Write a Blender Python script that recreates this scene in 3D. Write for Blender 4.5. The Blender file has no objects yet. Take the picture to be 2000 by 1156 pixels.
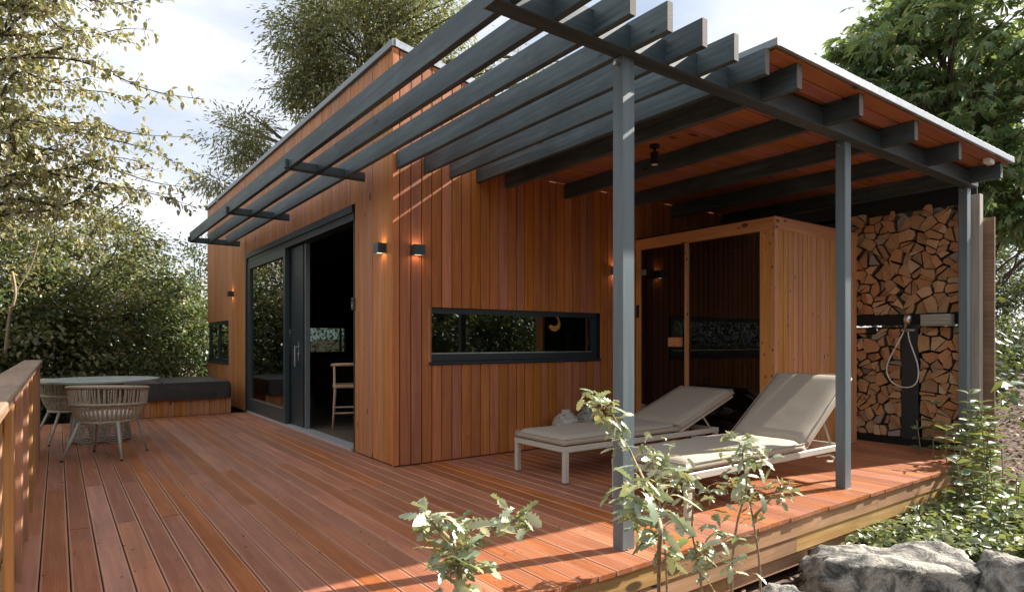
import bpy, math, random
import numpy as np
from mathutils import Vector, Matrix
random.seed(7); np.random.seed(7)
R = math.radians
sc = bpy.context.scene
COL = sc.collection

# ------------------------------------------------------------------ camera
F, CX, HY, CAMH = 1221.0, 1000.0, 667.0, 1.2          # focal in photo pixels, principal column, horizon row
UA = Vector((-888, 1221)).normalized()                 # (right, forward) of world +Y
UB = Vector((UA.y, -UA.x))                             # (right, forward) of world +X
cam = bpy.data.cameras.new('camera'); co = bpy.data.objects.new('camera', cam); COL.objects.link(co)
fwd = Vector((UB.y, UA.y, 0)); rgt = Vector((UB.x, UA.x, 0)); up = Vector((0, 0, 1))
m = Matrix((rgt, up, -fwd)).transposed().to_4x4(); m.translation = (0, 0, CAMH)
co.matrix_world = m
cam.sensor_width = 36; cam.lens = 36 * F / 2000; cam.shift_y = (HY - 578) / 2000
cam.clip_start = 0.05; cam.clip_end = 2000
sc.camera = co

# ------------------------------------------------------------------ light
SUN_TO = Vector((1, -0.22, 0.75)).normalized()       # towards the sun
el = math.asin(SUN_TO.z)
sun = bpy.data.lights.new('sun', 'SUN'); so = bpy.data.objects.new('sun', sun); COL.objects.link(so)
so.rotation_euler = SUN_TO.to_track_quat('Z', 'Y').to_euler()
sun.energy = 5.0; sun.angle = R(0.55); sun.color = (1, .93, .83)
w = bpy.data.worlds.new('World'); sc.world = w; w.use_nodes = True
nt = w.node_tree; nt.nodes.clear()
def N(nt, t, **k):
    n = nt.nodes.new(t)
    for a, b in k.items(): setattr(n, a, b)
    return n
out = N(nt, 'ShaderNodeOutputWorld'); bg = N(nt, 'ShaderNodeBackground'); bg.inputs['Strength'].default_value = 0.058
sky = N(nt, 'ShaderNodeTexSky', sky_type='NISHITA'); sky.sun_disc = False
sky.sun_elevation = el; sky.sun_rotation = math.atan2(SUN_TO.x, SUN_TO.y); sky.dust_density = 1.6; sky.altitude = 100
tc = N(nt, 'ShaderNodeTexCoord'); mp = N(nt, 'ShaderNodeMapping'); mp.inputs['Scale'].default_value = (1, 1, 3.2)
mp.inputs['Location'].default_value = (.35, .2, .1)
nz = N(nt, 'ShaderNodeTexNoise'); nz.inputs['Scale'].default_value = 1.5; nz.inputs['Detail'].default_value = 7; nz.inputs['Roughness'].default_value = .55
nz2 = N(nt, 'ShaderNodeTexNoise'); nz2.inputs['Scale'].default_value = 3.2; nz2.inputs['Detail'].default_value = 6
cr = N(nt, 'ShaderNodeValToRGB'); cr.color_ramp.elements[0].position = .30; cr.color_ramp.elements[1].position = .56
cr.color_ramp.elements[0].color = (.45,.45,.45,1)
cc = N(nt, 'ShaderNodeValToRGB'); cc.color_ramp.elements[0].position = .3; cc.color_ramp.elements[1].position = .62
cc.color_ramp.elements[0].color = (5.3, 5.9, 7.0, 1); cc.color_ramp.elements[1].color = (8.4, 8.4, 8.5, 1)
mx = N(nt, 'ShaderNodeMix', data_type='RGBA')
L = nt.links.new
L(tc.outputs['Generated'], mp.inputs[0]); L(mp.outputs[0], nz.inputs['Vector']); L(mp.outputs[0], nz2.inputs['Vector'])
L(nz.outputs[0], cr.inputs[0]); L(nz2.outputs[0], cc.inputs[0]); L(cr.outputs[0], mx.inputs['Factor'])
L(sky.outputs[0], mx.inputs['A']); L(cc.outputs[0], mx.inputs['B']); L(mx.outputs['Result'], bg.inputs['Color']); L(bg.outputs[0], out.inputs[0])
vs = sc.view_settings; vs.view_transform = 'Standard'; vs.look = 'None'; vs.gamma = 1; vs.exposure = 1.42
vs.use_curve_mapping = False
sc.cycles.max_bounces = 8; sc.cycles.transparent_max_bounces = 12; sc.cycles.use_denoising = True

# ------------------------------------------------------------------ materials
MATS = {}
def newmat(name):
    m = bpy.data.materials.new(name); m.use_nodes = True; m.node_tree.nodes.clear(); MATS[name] = m
    nt = m.node_tree; o = N(nt, 'ShaderNodeOutputMaterial')
    return m, nt, o
def ramp(nt, stops, fac):
    r = N(nt, 'ShaderNodeValToRGB'); e = r.color_ramp.elements
    while len(e) < len(stops): e.new(.5)
    for i, (p, c) in enumerate(stops): e[i].position = p; e[i].color = (*c, 1) if len(c) == 3 else c
    nt.links.new(fac, r.inputs[0]); return r.outputs[0]
def math_n(nt, op, a, b=None, c=None, clamp=False):
    n = N(nt, 'ShaderNodeMath', operation=op); n.use_clamp = clamp
    for i, v in enumerate((a, b, c)):
        if v is None: continue
        if isinstance(v, (int, float)): n.inputs[i].default_value = v
        else: nt.links.new(v, n.inputs[i])
    return n.outputs[0]
def mixc(nt, f, a, b, mode='MIX'):
    n = N(nt, 'ShaderNodeMix', data_type='RGBA', blend_type=mode)
    for k, v in (('Factor', f), ('A', a), ('B', b)):
        s = n.inputs[k] if k == 'Factor' else [i for i in n.inputs if i.name == k and i.type == 'RGBA'][0]
        if isinstance(v, (int, float)): s.default_value = v
        elif isinstance(v, tuple): s.default_value = (*v, 1)
        else: nt.links.new(v, s)
    return n.outputs['Result']
def wood(name, dark, light, axis=2, kn=(8, 3.2), rough=.6, var=.35, knots=.6, grain=1.0, bump=.25, dirt=0, spec=.4, hue=.03, deck=False):
    m, nt, o = newmat(name); L = nt.links.new
    b = N(nt, 'ShaderNodeBsdfPrincipled'); L(b.outputs[0], o.inputs[0])
    tc = N(nt, 'ShaderNodeTexCoord'); oi = N(nt, 'ShaderNodeObjectInfo')
    off = N(nt, 'ShaderNodeVectorMath', operation='SCALE'); off.inputs[0].default_value = (31, 17, 43); L(oi.outputs['Random'], off.inputs['Scale'])
    ad = N(nt, 'ShaderNodeVectorMath', operation='ADD'); L(tc.outputs['Object'], ad.inputs[0]); L(off.outputs[0], ad.inputs[1])
    def mapped(acr, alo):
        mp = N(nt, 'ShaderNodeMapping'); s = [acr] * 3; s[axis] = alo; mp.inputs['Scale'].default_value = s
        L(ad.outputs[0], mp.inputs[0]); return mp.outputs[0]
    def noise(v, det=5, dist=0, rgh=.5):
        n = N(nt, 'ShaderNodeTexNoise'); n.inputs['Scale'].default_value = 1; n.inputs['Detail'].default_value = det
        n.inputs['Distortion'].default_value = dist; n.inputs['Roughness'].default_value = rgh; L(v, n.inputs['Vector']); return n.outputs[0]
    g1 = noise(mapped(16 * grain, .9 * grain), 5, 1.4); g2 = noise(mapped(110 * grain, 3 * grain), 3, .3, .6)
    f = math_n(nt, 'ADD', math_n(nt, 'MULTIPLY', g1, .72), math_n(nt, 'MULTIPLY', g2, .28))
    col = ramp(nt, [(.33, dark), (.5, tuple((a + c) / 2 for a, c in zip(dark, light))), (.66, light)], f)
    # rings near the growth lines
    wv = N(nt, 'ShaderNodeTexWave', wave_type='BANDS', bands_direction='DIAGONAL'); wv.inputs['Scale'].default_value = 1
    wv.inputs['Distortion'].default_value = 5; wv.inputs['Detail'].default_value = 3; L(mapped(14 * grain, .55 * grain), wv.inputs['Vector'])
    col = mixc(nt, math_n(nt, 'MULTIPLY', wv.outputs[1], .22), col, dark)
    if knots > 0:
        vo = N(nt, 'ShaderNodeTexVoronoi'); vo.inputs['Scale'].default_value = 1; L(mapped(*kn), vo.inputs['Vector'])
        sep = N(nt, 'ShaderNodeSeparateColor'); L(vo.outputs['Color'], sep.inputs[0])
        sz = math_n(nt, 'MULTIPLY', math_n(nt, 'SUBTRACT', sep.outputs[0], 1 - knots, clamp=True), .32)
        k = math_n(nt, 'SUBTRACT', sz, vo.outputs['Distance'], clamp=True)
        k = math_n(nt, 'MULTIPLY', k, 14, clamp=True)
        col = mixc(nt, k, col, tuple(c * .22 for c in dark))
    if dirt:
        d = noise(mapped(2.2, 1.3), 6, .5, .6)
        dd = ramp(nt, [(.42, (0, 0, 0)), (.66, (1, 1, 1))], d)
        col = mixc(nt, math_n(nt, 'MULTIPLY', dd, dirt), col, tuple(c * .38 + .012 for c in dark))
    hs = N(nt, 'ShaderNodeHueSaturation'); L(col, hs.inputs['Color'])
    L(math_n(nt, 'ADD', math_n(nt, 'MULTIPLY', oi.outputs['Random'], var), 1 - var * .55), hs.inputs['Value'])
    r2 = math_n(nt, 'FRACT', math_n(nt, 'MULTIPLY', oi.outputs['Random'], 7.31))
    L(math_n(nt, 'ADD', math_n(nt, 'MULTIPLY', r2, hue), .5 - hue / 2), hs.inputs['Hue'])
    L(math_n(nt, 'ADD', math_n(nt, 'MULTIPLY', r2, .22), .88), hs.inputs['Saturation'])
    col = hs.outputs[0]
    hgt = f
    if deck:
        sx = N(nt, 'ShaderNodeSeparateXYZ'); L(tc.outputs['Generated'], sx.inputs[0])
        edge = math_n(nt, 'ABSOLUTE', math_n(nt, 'SUBTRACT', sx.outputs[0], .5))
        mar = math_n(nt, 'GREATER_THAN', edge, .425)
        r3 = math_n(nt, 'FRACT', math_n(nt, 'MULTIPLY', oi.outputs['Random'], 23.7))
        fl = math_n(nt, 'LESS_THAN', r3, .72)                # most boards lie ridged side up
        so_ = N(nt, 'ShaderNodeSeparateXYZ'); L(tc.outputs['Object'], so_.inputs[0])
        rid = math_n(nt, 'SINE', math_n(nt, 'MULTIPLY', so_.outputs[0], 2 * math.pi / .0058))
        rid = math_n(nt, 'MULTIPLY', rid, math_n(nt, 'MULTIPLY', fl, math_n(nt, 'SUBTRACT', 1, mar)))
        col = mixc(nt, math_n(nt, 'MULTIPLY', mar, .45), col, (.56, .33, .22))
        col = mixc(nt, math_n(nt, 'MULTIPLY', math_n(nt, 'ADD', rid, 1), math_n(nt, 'MULTIPLY', fl, .14)), col, tuple(c * .4 for c in dark))
        yo = math_n(nt, 'ABSOLUTE', math_n(nt, 'SUBTRACT', math_n(nt, 'FRACT', math_n(nt, 'MULTIPLY', so_.outputs[1], 2.0)), .5))
        xo = math_n(nt, 'ABSOLUTE', math_n(nt, 'SUBTRACT', edge, .29))
        dd_ = math_n(nt, 'ADD', math_n(nt, 'POWER', math_n(nt, 'MULTIPLY', yo, .5), 2), math_n(nt, 'POWER', math_n(nt, 'MULTIPLY', xo, .122), 2))
        col = mixc(nt, math_n(nt, 'MULTIPLY', math_n(nt, 'LESS_THAN', dd_, .0042 ** 2), .85), col, (.03, .02, .015))
        hgt = math_n(nt, 'ADD', math_n(nt, 'MULTIPLY', rid, .6), math_n(nt, 'MULTIPLY', f, .5))
    L(col, b.inputs['Base Color'])
    L(math_n(nt, 'ADD', math_n(nt, 'MULTIPLY', g2, .2), rough - .1), b.inputs['Roughness']); b.inputs['Specular IOR Level'].default_value = spec
    bp = N(nt, 'ShaderNodeBump'); bp.inputs['Strength'].default_value = bump; bp.inputs['Distance'].default_value = .003; L(hgt, bp.inputs['Height']); L(bp.outputs[0], b.inputs['Normal'])
    return m
def plain(name, col, rough=.5, metal=0, spec=.5, noise=.15, scale=30, bump=0, emis=None, sheen=0):
    m, nt, o = newmat(name); L = nt.links.new
    b = N(nt, 'ShaderNodeBsdfPrincipled'); L(b.outputs[0], o.inputs[0])
    tc = N(nt, 'ShaderNodeTexCoord'); n = N(nt, 'ShaderNodeTexNoise'); n.inputs['Scale'].default_value = scale; n.inputs['Detail'].default_value = 5; L(tc.outputs['Object'], n.inputs['Vector'])
    c = ramp(nt, [(.3, tuple(x * (1 - noise) for x in col)), (.7, tuple(min(1, x * (1 + noise)) for x in col))], n.outputs[0])
    L(c, b.inputs['Base Color']); b.inputs['Metallic'].default_value = metal; b.inputs['Specular IOR Level'].default_value = spec
    L(math_n(nt, 'ADD', math_n(nt, 'MULTIPLY', n.outputs[0], .16), rough - .08), b.inputs['Roughness'])
    if bump:
        bp = N(nt, 'ShaderNodeBump'); bp.inputs['Strength'].default_value = bump; bp.inputs['Distance'].default_value = .01; L(n.outputs[0], bp.inputs['Height']); L(bp.outputs[0], b.inputs['Normal'])
    if emis: b.inputs['Emission Color'].default_value = (*emis[0], 1); b.inputs['Emission Strength'].default_value = emis[1]
    return m
def leafmat(name, c1, c2, c3, trans=.35, gloss=.12, rough=.45):
    m, nt, o = newmat(name); L = nt.links.new
    g = N(nt, 'ShaderNodeNewGeometry'); oi = N(nt, 'ShaderNodeObjectInfo')
    r = math_n(nt, 'FRACT', math_n(nt, 'ADD', g.outputs['Random Per Island'], oi.outputs['Random']))
    col = ramp(nt, [(0, c1), (.55, c2), (1, c3)], r)
    d = N(nt, 'ShaderNodeBsdfDiffuse'); t = N(nt, 'ShaderNodeBsdfTranslucent'); gl = N(nt, 'ShaderNodeBsdfGlossy'); gl.inputs['Roughness'].default_value = rough
    gl.inputs['Color'].default_value = (.85, .9, .92, 1)
    L(col, d.inputs[0]); L(mixc(nt, .5, col, (.30, .34, .04), 'MIX'), t.inputs[0])
    m1 = N(nt, 'ShaderNodeMixShader'); m1.inputs[0].default_value = trans; L(d.outputs[0], m1.inputs[1]); L(t.outputs[0], m1.inputs[2])
    m2 = N(nt, 'ShaderNodeMixShader'); m2.inputs[0].default_value = gloss; L(m1.outputs[0], m2.inputs[1]); L(gl.outputs[0], m2.inputs[2]); L(m2.outputs[0], o.inputs[0])
    return m
def glass(name, tint, base_refl=.06, rough=.0):
    m, nt, o = newmat(name); L = nt.links.new
    t = N(nt, 'ShaderNodeBsdfTransparent'); t.inputs[0].default_value = (*tint, 1)
    g = N(nt, 'ShaderNodeBsdfGlossy'); g.inputs['Roughness'].default_value = rough
    lw = N(nt, 'ShaderNodeFresnel'); lw.inputs['IOR'].default_value = 1.5
    mm = N(nt, 'ShaderNodeMixShader'); L(math_n(nt, 'ADD', math_n(nt, 'MULTIPLY', lw.outputs[0], 1.6), base_refl, clamp=True), mm.inputs[0])
    L(t.outputs[0], mm.inputs[1]); L(g.outputs[0], mm.inputs[2]); L(mm.outputs[0], o.inputs[0]); return m

M_plankB = wood('cedar_cladding', (.35, .102, .032), (.54, .20, .070), 2, (8, 3.2), .62, .36, .4, dirt=.2, hue=.016)
M_plankA = wood('larch_cladding', (.40, .145, .048), (.58, .255, .097), 2, (8, 3.2), .62, .2, .6, dirt=.15, hue=.01)
M_deck = wood('bangkirai_deck', (.33, .098, .036), (.53, .20, .085), 1, (8, 3.2), .46, .18, .12, dirt=.28, bump=.55, spec=.5, deck=True, hue=.006)
M_rail = wood('railing_timber', (.34, .17, .075), (.52, .29, .14), 2, (8, 3.2), .6, .2, .3)
M_cap = wood('cap_timber', (.20, .12, .075), (.36, .23, .15), 1, (8, 3.2), .55, .2, .4, dirt=.4)
M_fascia = wood('fascia_timber', (.36, .19, .08), (.58, .35, .17), 0, (8, 3.2), .65, .2, .9, dirt=.45)
M_soffit = wood('soffit_boards', (.27, .085, .035), (.42, .155, .065), 0, (8, 3.2), .6, .3, .7)
M_grey = wood('blue_grey_stain', (.026, .047, .057), (.095, .140, .156), 1, (9, 3), .5, .25, .7, bump=.4, hue=.01, dirt=.7)
M_greyx = wood('blue_grey_stain_cross', (.032, .048, .057), (.07, .098, .11), 0, (8, 3.2), .5, .15, .3, bump=.2, hue=.01)
M_post = wood('post_paint', (.10, .135, .155), (.14, .18, .205), 2, (8, 3.2), .45, .06, .12, bump=.12, hue=.01)
M_endgrain = plain('sawn_end_grain', (.16, .15, .13), .8, noise=.5, scale=120)
M_dark = plain('anthracite_frame', (.016, .026, .033), .4, noise=.1)
M_fixed = plain('green_grey_frame', (.035, .055, .058), .38, noise=.1)
M_black = plain('black_wall_void', (.006, .006, .007), .9)
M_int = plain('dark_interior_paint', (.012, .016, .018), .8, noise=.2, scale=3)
M_intfloor = wood('interior_floor', (.10, .075, .055), (.2, .16, .12), 0, (8, 3.2), .5, .2, .2)
M_metal = plain('zinc_edge_trim', (.42, .45, .47), .35, metal=.7, noise=.08)
M_zincgrey = plain('grey_roof_trim', (.20, .23, .24), .45, metal=.3, noise=.1)
M_silver = plain('brushed_metal', (.6, .62, .63), .3, metal=.9, noise=.05)
M_alu = plain('threshold_aluminium', (.62, .63, .63), .4, metal=.5, noise=.05)
M_white = plain('white_plastic', (.75, .73, .66), .5, noise=.05)
M_cream = plain('cream_metal_frame', (.50, .47, .40), .45, noise=.04)
M_rope = plain('beige_rope', (.42, .35, .26), .85, noise=.3, scale=90, bump=.4)
M_ropeg = plain('grey_beige_rope', (.36, .34, .29), .85, noise=.3, scale=90, bump=.4)
M_tabletop = plain('sage_table_top', (.34, .38, .34), .32, noise=.12, scale=8)
M_leg = plain('cream_chair_leg', (.40, .39, .33), .45, noise=.05)
M_cush = plain('taupe_cushion', (.38, .33, .265), .85, noise=.05, scale=300, bump=.12)
M_seat = plain('pale_seat_pad', (.55, .48, .40), .9, noise=.06, scale=200)
M_cover = plain('hot_tub_cover', (.035, .030, .030), .5, noise=.3, scale=6, bump=.5)
M_glassB = glass('window_glass', (.40, .46, .44), .10)
M_glassD = glass('door_glass', (.30, .36, .34), .16)
M_glassS = glass('smoked_sauna_glass', (.27, .26, .23), .02)
M_sauna = wood('sauna_spruce', (.42, .165, .05), (.62, .29, .10), 2, (17, 9), .58, .2, .75, grain=1.2, hue=.015)
M_saunah = wood('sauna_spruce_beam', (.42, .16, .05), (.60, .27, .10), 0, (12, 6), .58, .1, .9, hue=.015)
M_saunay = wood('sauna_spruce_cross', (.42, .16, .05), (.60, .27, .10), 1, (12, 6), .58, .1, .9, hue=.015)
M_gold = plain('brass', (.75, .52, .22), .5, metal=.3, noise=.05)
M_bark = plain('tree_bark', (.10, .075, .055), .9, noise=.5, scale=20, bump=.6)
M_twig = plain('pale_twig', (.30, .23, .14), .8, noise=.3, scale=60)
M_barkred = plain('branch_bark', (.07, .045, .04), .85, noise=.4, scale=30)
M_soil = None
M_warm = plain('lamp_diffuser', (1, .8, .5), .5, emis=((1, .62, .32), 1.6))

# firewood end grain, rings and radial cracks round a point set off the middle
def logmat():
    m, nt, o = newmat('split_log'); L = nt.links.new
    b = N(nt, 'ShaderNodeBsdfPrincipled'); L(b.outputs[0], o.inputs[0]); b.inputs['Roughness'].default_value = .85
    tc = N(nt, 'ShaderNodeTexCoord'); oi = N(nt, 'ShaderNodeObjectInfo')
    off = N(nt, 'ShaderNodeCombineXYZ')
    r1 = oi.outputs['Random']; r2 = math_n(nt, 'FRACT', math_n(nt, 'MULTIPLY', r1, 13.7)); r3 = math_n(nt, 'FRACT', math_n(nt, 'MULTIPLY', r1, 47.1))
    L(math_n(nt, 'MULTIPLY', math_n(nt, 'SUBTRACT', r2, .5), .14), off.inputs[1]); L(math_n(nt, 'MULTIPLY', math_n(nt, 'SUBTRACT', r3, .5), .14), off.inputs[2])
    ad = N(nt, 'ShaderNodeVectorMath', operation='ADD'); L(tc.outputs['Object'], ad.inputs[0]); L(off.outputs[0], ad.inputs[1])
    sx = N(nt, 'ShaderNodeSeparateXYZ'); L(ad.outputs[0], sx.inputs[0])
    nn = N(nt, 'ShaderNodeTexNoise'); nn.inputs['Scale'].default_value = 22; nn.inputs['Detail'].default_value = 6; L(ad.outputs[0], nn.inputs['Vector'])
    rad = math_n(nt, 'SQRT', math_n(nt, 'ADD', math_n(nt, 'POWER', sx.outputs[1], 2), math_n(nt, 'POWER', sx.outputs[2], 2)))
    ring = math_n(nt, 'SINE', math_n(nt, 'ADD', math_n(nt, 'MULTIPLY', rad, 900), math_n(nt, 'MULTIPLY', nn.outputs[0], 9)))
    ang = math_n(nt, 'ARCTAN2', sx.outputs[1], sx.outputs[2])
    crk = N(nt, 'ShaderNodeTexNoise', noise_dimensions='2D'); cv = N(nt, 'ShaderNodeCombineXYZ'); L(math_n(nt, 'MULTIPLY', ang, 9), cv.inputs[0]); L(math_n(nt, 'MULTIPLY', rad, 14), cv.inputs[1]); L(cv.outputs[0], crk.inputs['Vector']); crk.inputs['Scale'].default_value = 1; crk.inputs['Detail'].default_value = 3
    ck = ramp(nt, [(.56, (0, 0, 0)), (.64, (1, 1, 1))], crk.outputs[0])
    base = ramp(nt, [(0, (.60, .37, .19)), (.3, (.42, .24, .12)), (.45, (.66, .44, .25)), (.62, (.50, .29, .14)), (.8, (.58, .27, .12)), (.93, (.66, .50, .32)), (.975, (.36, .33, .29))], r1)
    base = mixc(nt, math_n(nt, 'MULTIPLY', math_n(nt, 'ADD', ring, 1), .10), base, (.12, .06, .03))
    base = mixc(nt, math_n(nt, 'MULTIPLY', nn.outputs[0], .5), base, mixc(nt, 1.0, base, (.62, .5, .42), 'MULTIPLY'))
    base = mixc(nt, math_n(nt, 'MULTIPLY', ck, .3), base, (.06, .035, .02))
    L(base, b.inputs['Base Color'])
    bp = N(nt, 'ShaderNodeBump'); bp.inputs['Strength'].default_value = .6; bp.inputs['Distance'].default_value = .006; L(nn.outputs[0], bp.inputs['Height']); L(bp.outputs[0], b.inputs['Normal'])
    return m
M_log = logmat(); M_logshade = plain('log_side_shade', (.10, .065, .042), .9, noise=.5, scale=40, bump=.5)  # bark brown darkened on every side so gaps between logs look shaded

# ------------------------------------------------------------------ mesh helpers
WL = {}          # world location of every object built with build()
class MB:
    def __init__(s): s.v = []; s.f = []
    def add(s, vs, fs):
        n = len(s.v); s.v += [tuple(v) for v in vs]; s.f += [tuple(i + n for i in f) for f in fs]; return s
    def box(s, x0, x1, y0, y1, z0, z1):
        return s.add([(x, y, z) for x in (x0, x1) for y in (y0, y1) for z in (z0, z1)], [(0, 1, 3, 2), (4, 6, 7, 5), (0, 4, 5, 1), (2, 3, 7, 6), (0, 2, 6, 4), (1, 5, 7, 3)])
    def cbox(s, x0, x1, y0, y1, z0, z1, c=.004, axis=None):
        "box whose edges along its long axis are chamfered"
        lo = (x0, y0, z0); hi = (x1, y1, z1)
        d = [hi[i] - lo[i] for i in range(3)]
        a = axis if axis is not None else d.index(max(d)); p, q = [(1, 2), (2, 0), (0, 1)][a]
        c = min(c, d[p] * .3, d[q] * .3)
        P0, P1, Q0, Q1 = lo[p], hi[p], lo[q], hi[q]
        sec = [(P0 + c, Q0), (P1 - c, Q0), (P1, Q0 + c), (P1, Q1 - c), (P1 - c, Q1), (P0 + c, Q1), (P0, Q1 - c), (P0, Q0 + c)]
        vs = []
        for t in (lo[a], hi[a]):
            for (u, w_) in sec:
                v = [0, 0, 0]; v[a] = t; v[p] = u; v[q] = w_; vs.append(v)
        fs = [(i, (i + 1) % 8, 8 + (i + 1) % 8, 8 + i) for i in range(8)] + [tuple(range(7, -1, -1)), tuple(range(8, 16))]
        return s.add(vs, fs)
    def tube(s, pts, r, n=6, cap=True, closed=False):
        pts = [Vector(p) for p in pts]; k = len(pts); rs = r if isinstance(r, (list, tuple)) else [r] * k
        vs = []; prev = None
        for i, p in enumerate(pts):
            a = pts[i - 1] if (i > 0 or closed) else p; b = pts[(i + 1) % k] if (i < k - 1 or closed) else p
            t = (b - a).normalized()
            if prev is None:
                u = t.orthogonal().normalized()
            else:
                u = prev - t * prev.dot(t); u = u.normalized() if u.length > 1e-6 else t.orthogonal().normalized()
            prev = u; w_ = t.cross(u)
            for j in range(n):
                an = 2 * math.pi * j / n; vs.append(p + (u * math.cos(an) + w_ * math.sin(an)) * rs[i])
        fs = []
        for i in range(k if closed else k - 1):
            i2 = (i + 1) % k
            for j in range(n): fs.append((i * n + j, i * n + (j + 1) % n, i2 * n + (j + 1) % n, i2 * n + j))
        if cap and not closed: fs += [tuple(range(n - 1, -1, -1)), tuple((k - 1) * n + j for j in range(n))]
        return s.add(vs, fs)
    def lathe(s, prof, cx=0, cy=0, n=24):
        vs = []; k = len(prof)
        for (r, z) in prof:
            for j in range(n):
                a = 2 * math.pi * j / n; vs.append((cx + r * math.cos(a), cy + r * math.sin(a), z))
        fs = [(i * n + j, i * n + (j + 1) % n, (i + 1) * n + (j + 1) % n, (i + 1) * n + j) for i in range(k - 1) for j in range(n)]
        fs += [tuple(range(n - 1, -1, -1)), tuple((k - 1) * n + j for j in range(n))]
        return s.add(vs, fs)
    def build(s, name, mat, parent=None, smooth=False, kind=None, origin=None):
        a = np.array(s.v, dtype=float); c = (a.min(0) + a.max(0)) / 2 if origin is None else np.array(origin, float)
        me = bpy.data.meshes.new(name); me.from_pydata((a - c).tolist(), [], s.f); me.materials.append(mat)
        if smooth: me.polygons.foreach_set('use_smooth', [True] * len(me.polygons))
        o = bpy.data.objects.new(name, me); COL.objects.link(o)
        pw = WL.get(parent.name, (0, 0, 0)) if parent else (0, 0, 0)
        o.location = tuple(c[i] - pw[i] for i in range(3)); WL[o.name] = tuple(c)
        if parent: o.parent = parent
        if kind: o['kind'] = kind
        return o
def B(*a): return MB().box(*a)
def CB(*a, **k): return MB().cbox(*a, **k)
def thing(name, label, cat, loc=(0, 0, 0), group=None):
    o = bpy.data.objects.new(name, None); COL.objects.link(o); o.location = loc; o.empty_display_size = .2; WL[o.name] = tuple(loc)
    o['label'] = label; o['category'] = cat
    if group: o['group'] = group
    return o
def tag(o, label, cat, group=None):
    o['label'] = label; o['category'] = cat
    if group: o['group'] = group
    return o
def copy_tree(o, parent=None):
    c = o.copy(); COL.objects.link(c)
    if parent: c.parent = parent
    for ch in o.children: copy_tree(ch, c)
    return c
def P(px, py, w):
    "world point w metres ahead of the camera at a photo pixel"
    r = (px - CX) / F * w; return Vector((r * UB.x + w * UB.y, r * UA.x + w * UA.y, CAMH - (py - HY) / F * w))
def smooth_mod(o, lv=1):
    md = o.modifiers.new('sub', 'SUBSURF'); md.levels = lv; md.render_levels = lv

# ------------------------------------------------------------------ ground
def soilmat():
    m, nt, o = newmat('bark_mulch_soil'); L = nt.links.new
    b = N(nt, 'ShaderNodeBsdfPrincipled'); b.inputs['Roughness'].default_value = .95; L(b.outputs[0], o.inputs[0])
    tc = N(nt, 'ShaderNodeTexCoord'); n = N(nt, 'ShaderNodeTexNoise'); n.inputs['Scale'].default_value = 14; n.inputs['Detail'].default_value = 8; L(tc.outputs['Object'], n.inputs['Vector'])
    v = N(nt, 'ShaderNodeTexVoronoi'); v.inputs['Scale'].default_value = 24; L(tc.outputs['Object'], v.inputs['Vector'])
    c = ramp(nt, [(.3, (.03, .02, .014)), (.55, (.12, .07, .045)), (.8, (.24, .155, .10))], n.outputs[0])
    c = mixc(nt, .35, c, mixc(nt, 1.0, c, v.outputs['Color'], 'MULTIPLY')); L(c, b.inputs['Base Color'])
    bp = N(nt, 'ShaderNodeBump'); bp.inputs['Strength'].default_value = .8; bp.inputs['Distance'].default_value = .05; L(n.outputs[0], bp.inputs['Height']); L(bp.outputs[0], b.inputs['Normal']); return m
M_soil = soilmat()
def gz(x, y):
    "ground height"
    z = -.44 + .02 * math.sin(x * 1.7) * math.cos(y * 1.3)
    z += .10 * max(0, x - 9.5) ** 1.1 * .9
    return z
xs = list(np.linspace(-200, -12, 8)) + list(np.linspace(-10, 24, 60)) + list(np.linspace(30, 300, 10))
ys = list(np.linspace(-200, -12, 8)) + list(np.linspace(-10, 30, 60)) + list(np.linspace(36, 300, 10))
g = MB(); g.v = [(x, y, gz(min(x, 26), y) if x < 400 else 0) for x in xs for y in ys]
ny = len(ys); g.f = [(i * ny + j, (i + 1) * ny + j, (i + 1) * ny + j + 1, i * ny + j + 1) for i in range(len(xs) - 1) for j in range(ny - 1)]
g.build('ground', M_soil, smooth=True, kind='structure', origin=(0, 0, 0))

# ------------------------------------------------------------------ deck
XA, YB = 2.61, 5.507
DY0, DY1, DX0, DX1 = 2.33, 11.28, -.20, 8.15
deck = thing('deck', 'red brown ridged board deck running round the timber cabin', 'deck', (3, 4, 0))
pitch = .1285; x = DX0; i = 0
rd = random.Random(3)
while x < DX1 - .05:
    x1 = min(x + pitch - .006, DX1)
    yend = DY1 if x < XA - .005 else YB
    y = DY0 - rd.uniform(0, .012)
    cuts = [y]
    first = [2.55, 3.95][i % 2]
    y2 = y + first + (1.3 if x > XA else 0)
    while y2 < yend - .5:
        cuts.append(y2); y2 += 3.9
    cuts.append(yend)
    for a, b in zip(cuts[:-1], cuts[1:]):
        dz = rd.uniform(-.0012, .0012)
        CB(x, x1, a + .0015, b - .0015, -.026 + dz, 0 + dz, c=.003, axis=1).build('board', M_deck, deck)
    x += pitch; i += 1
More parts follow.
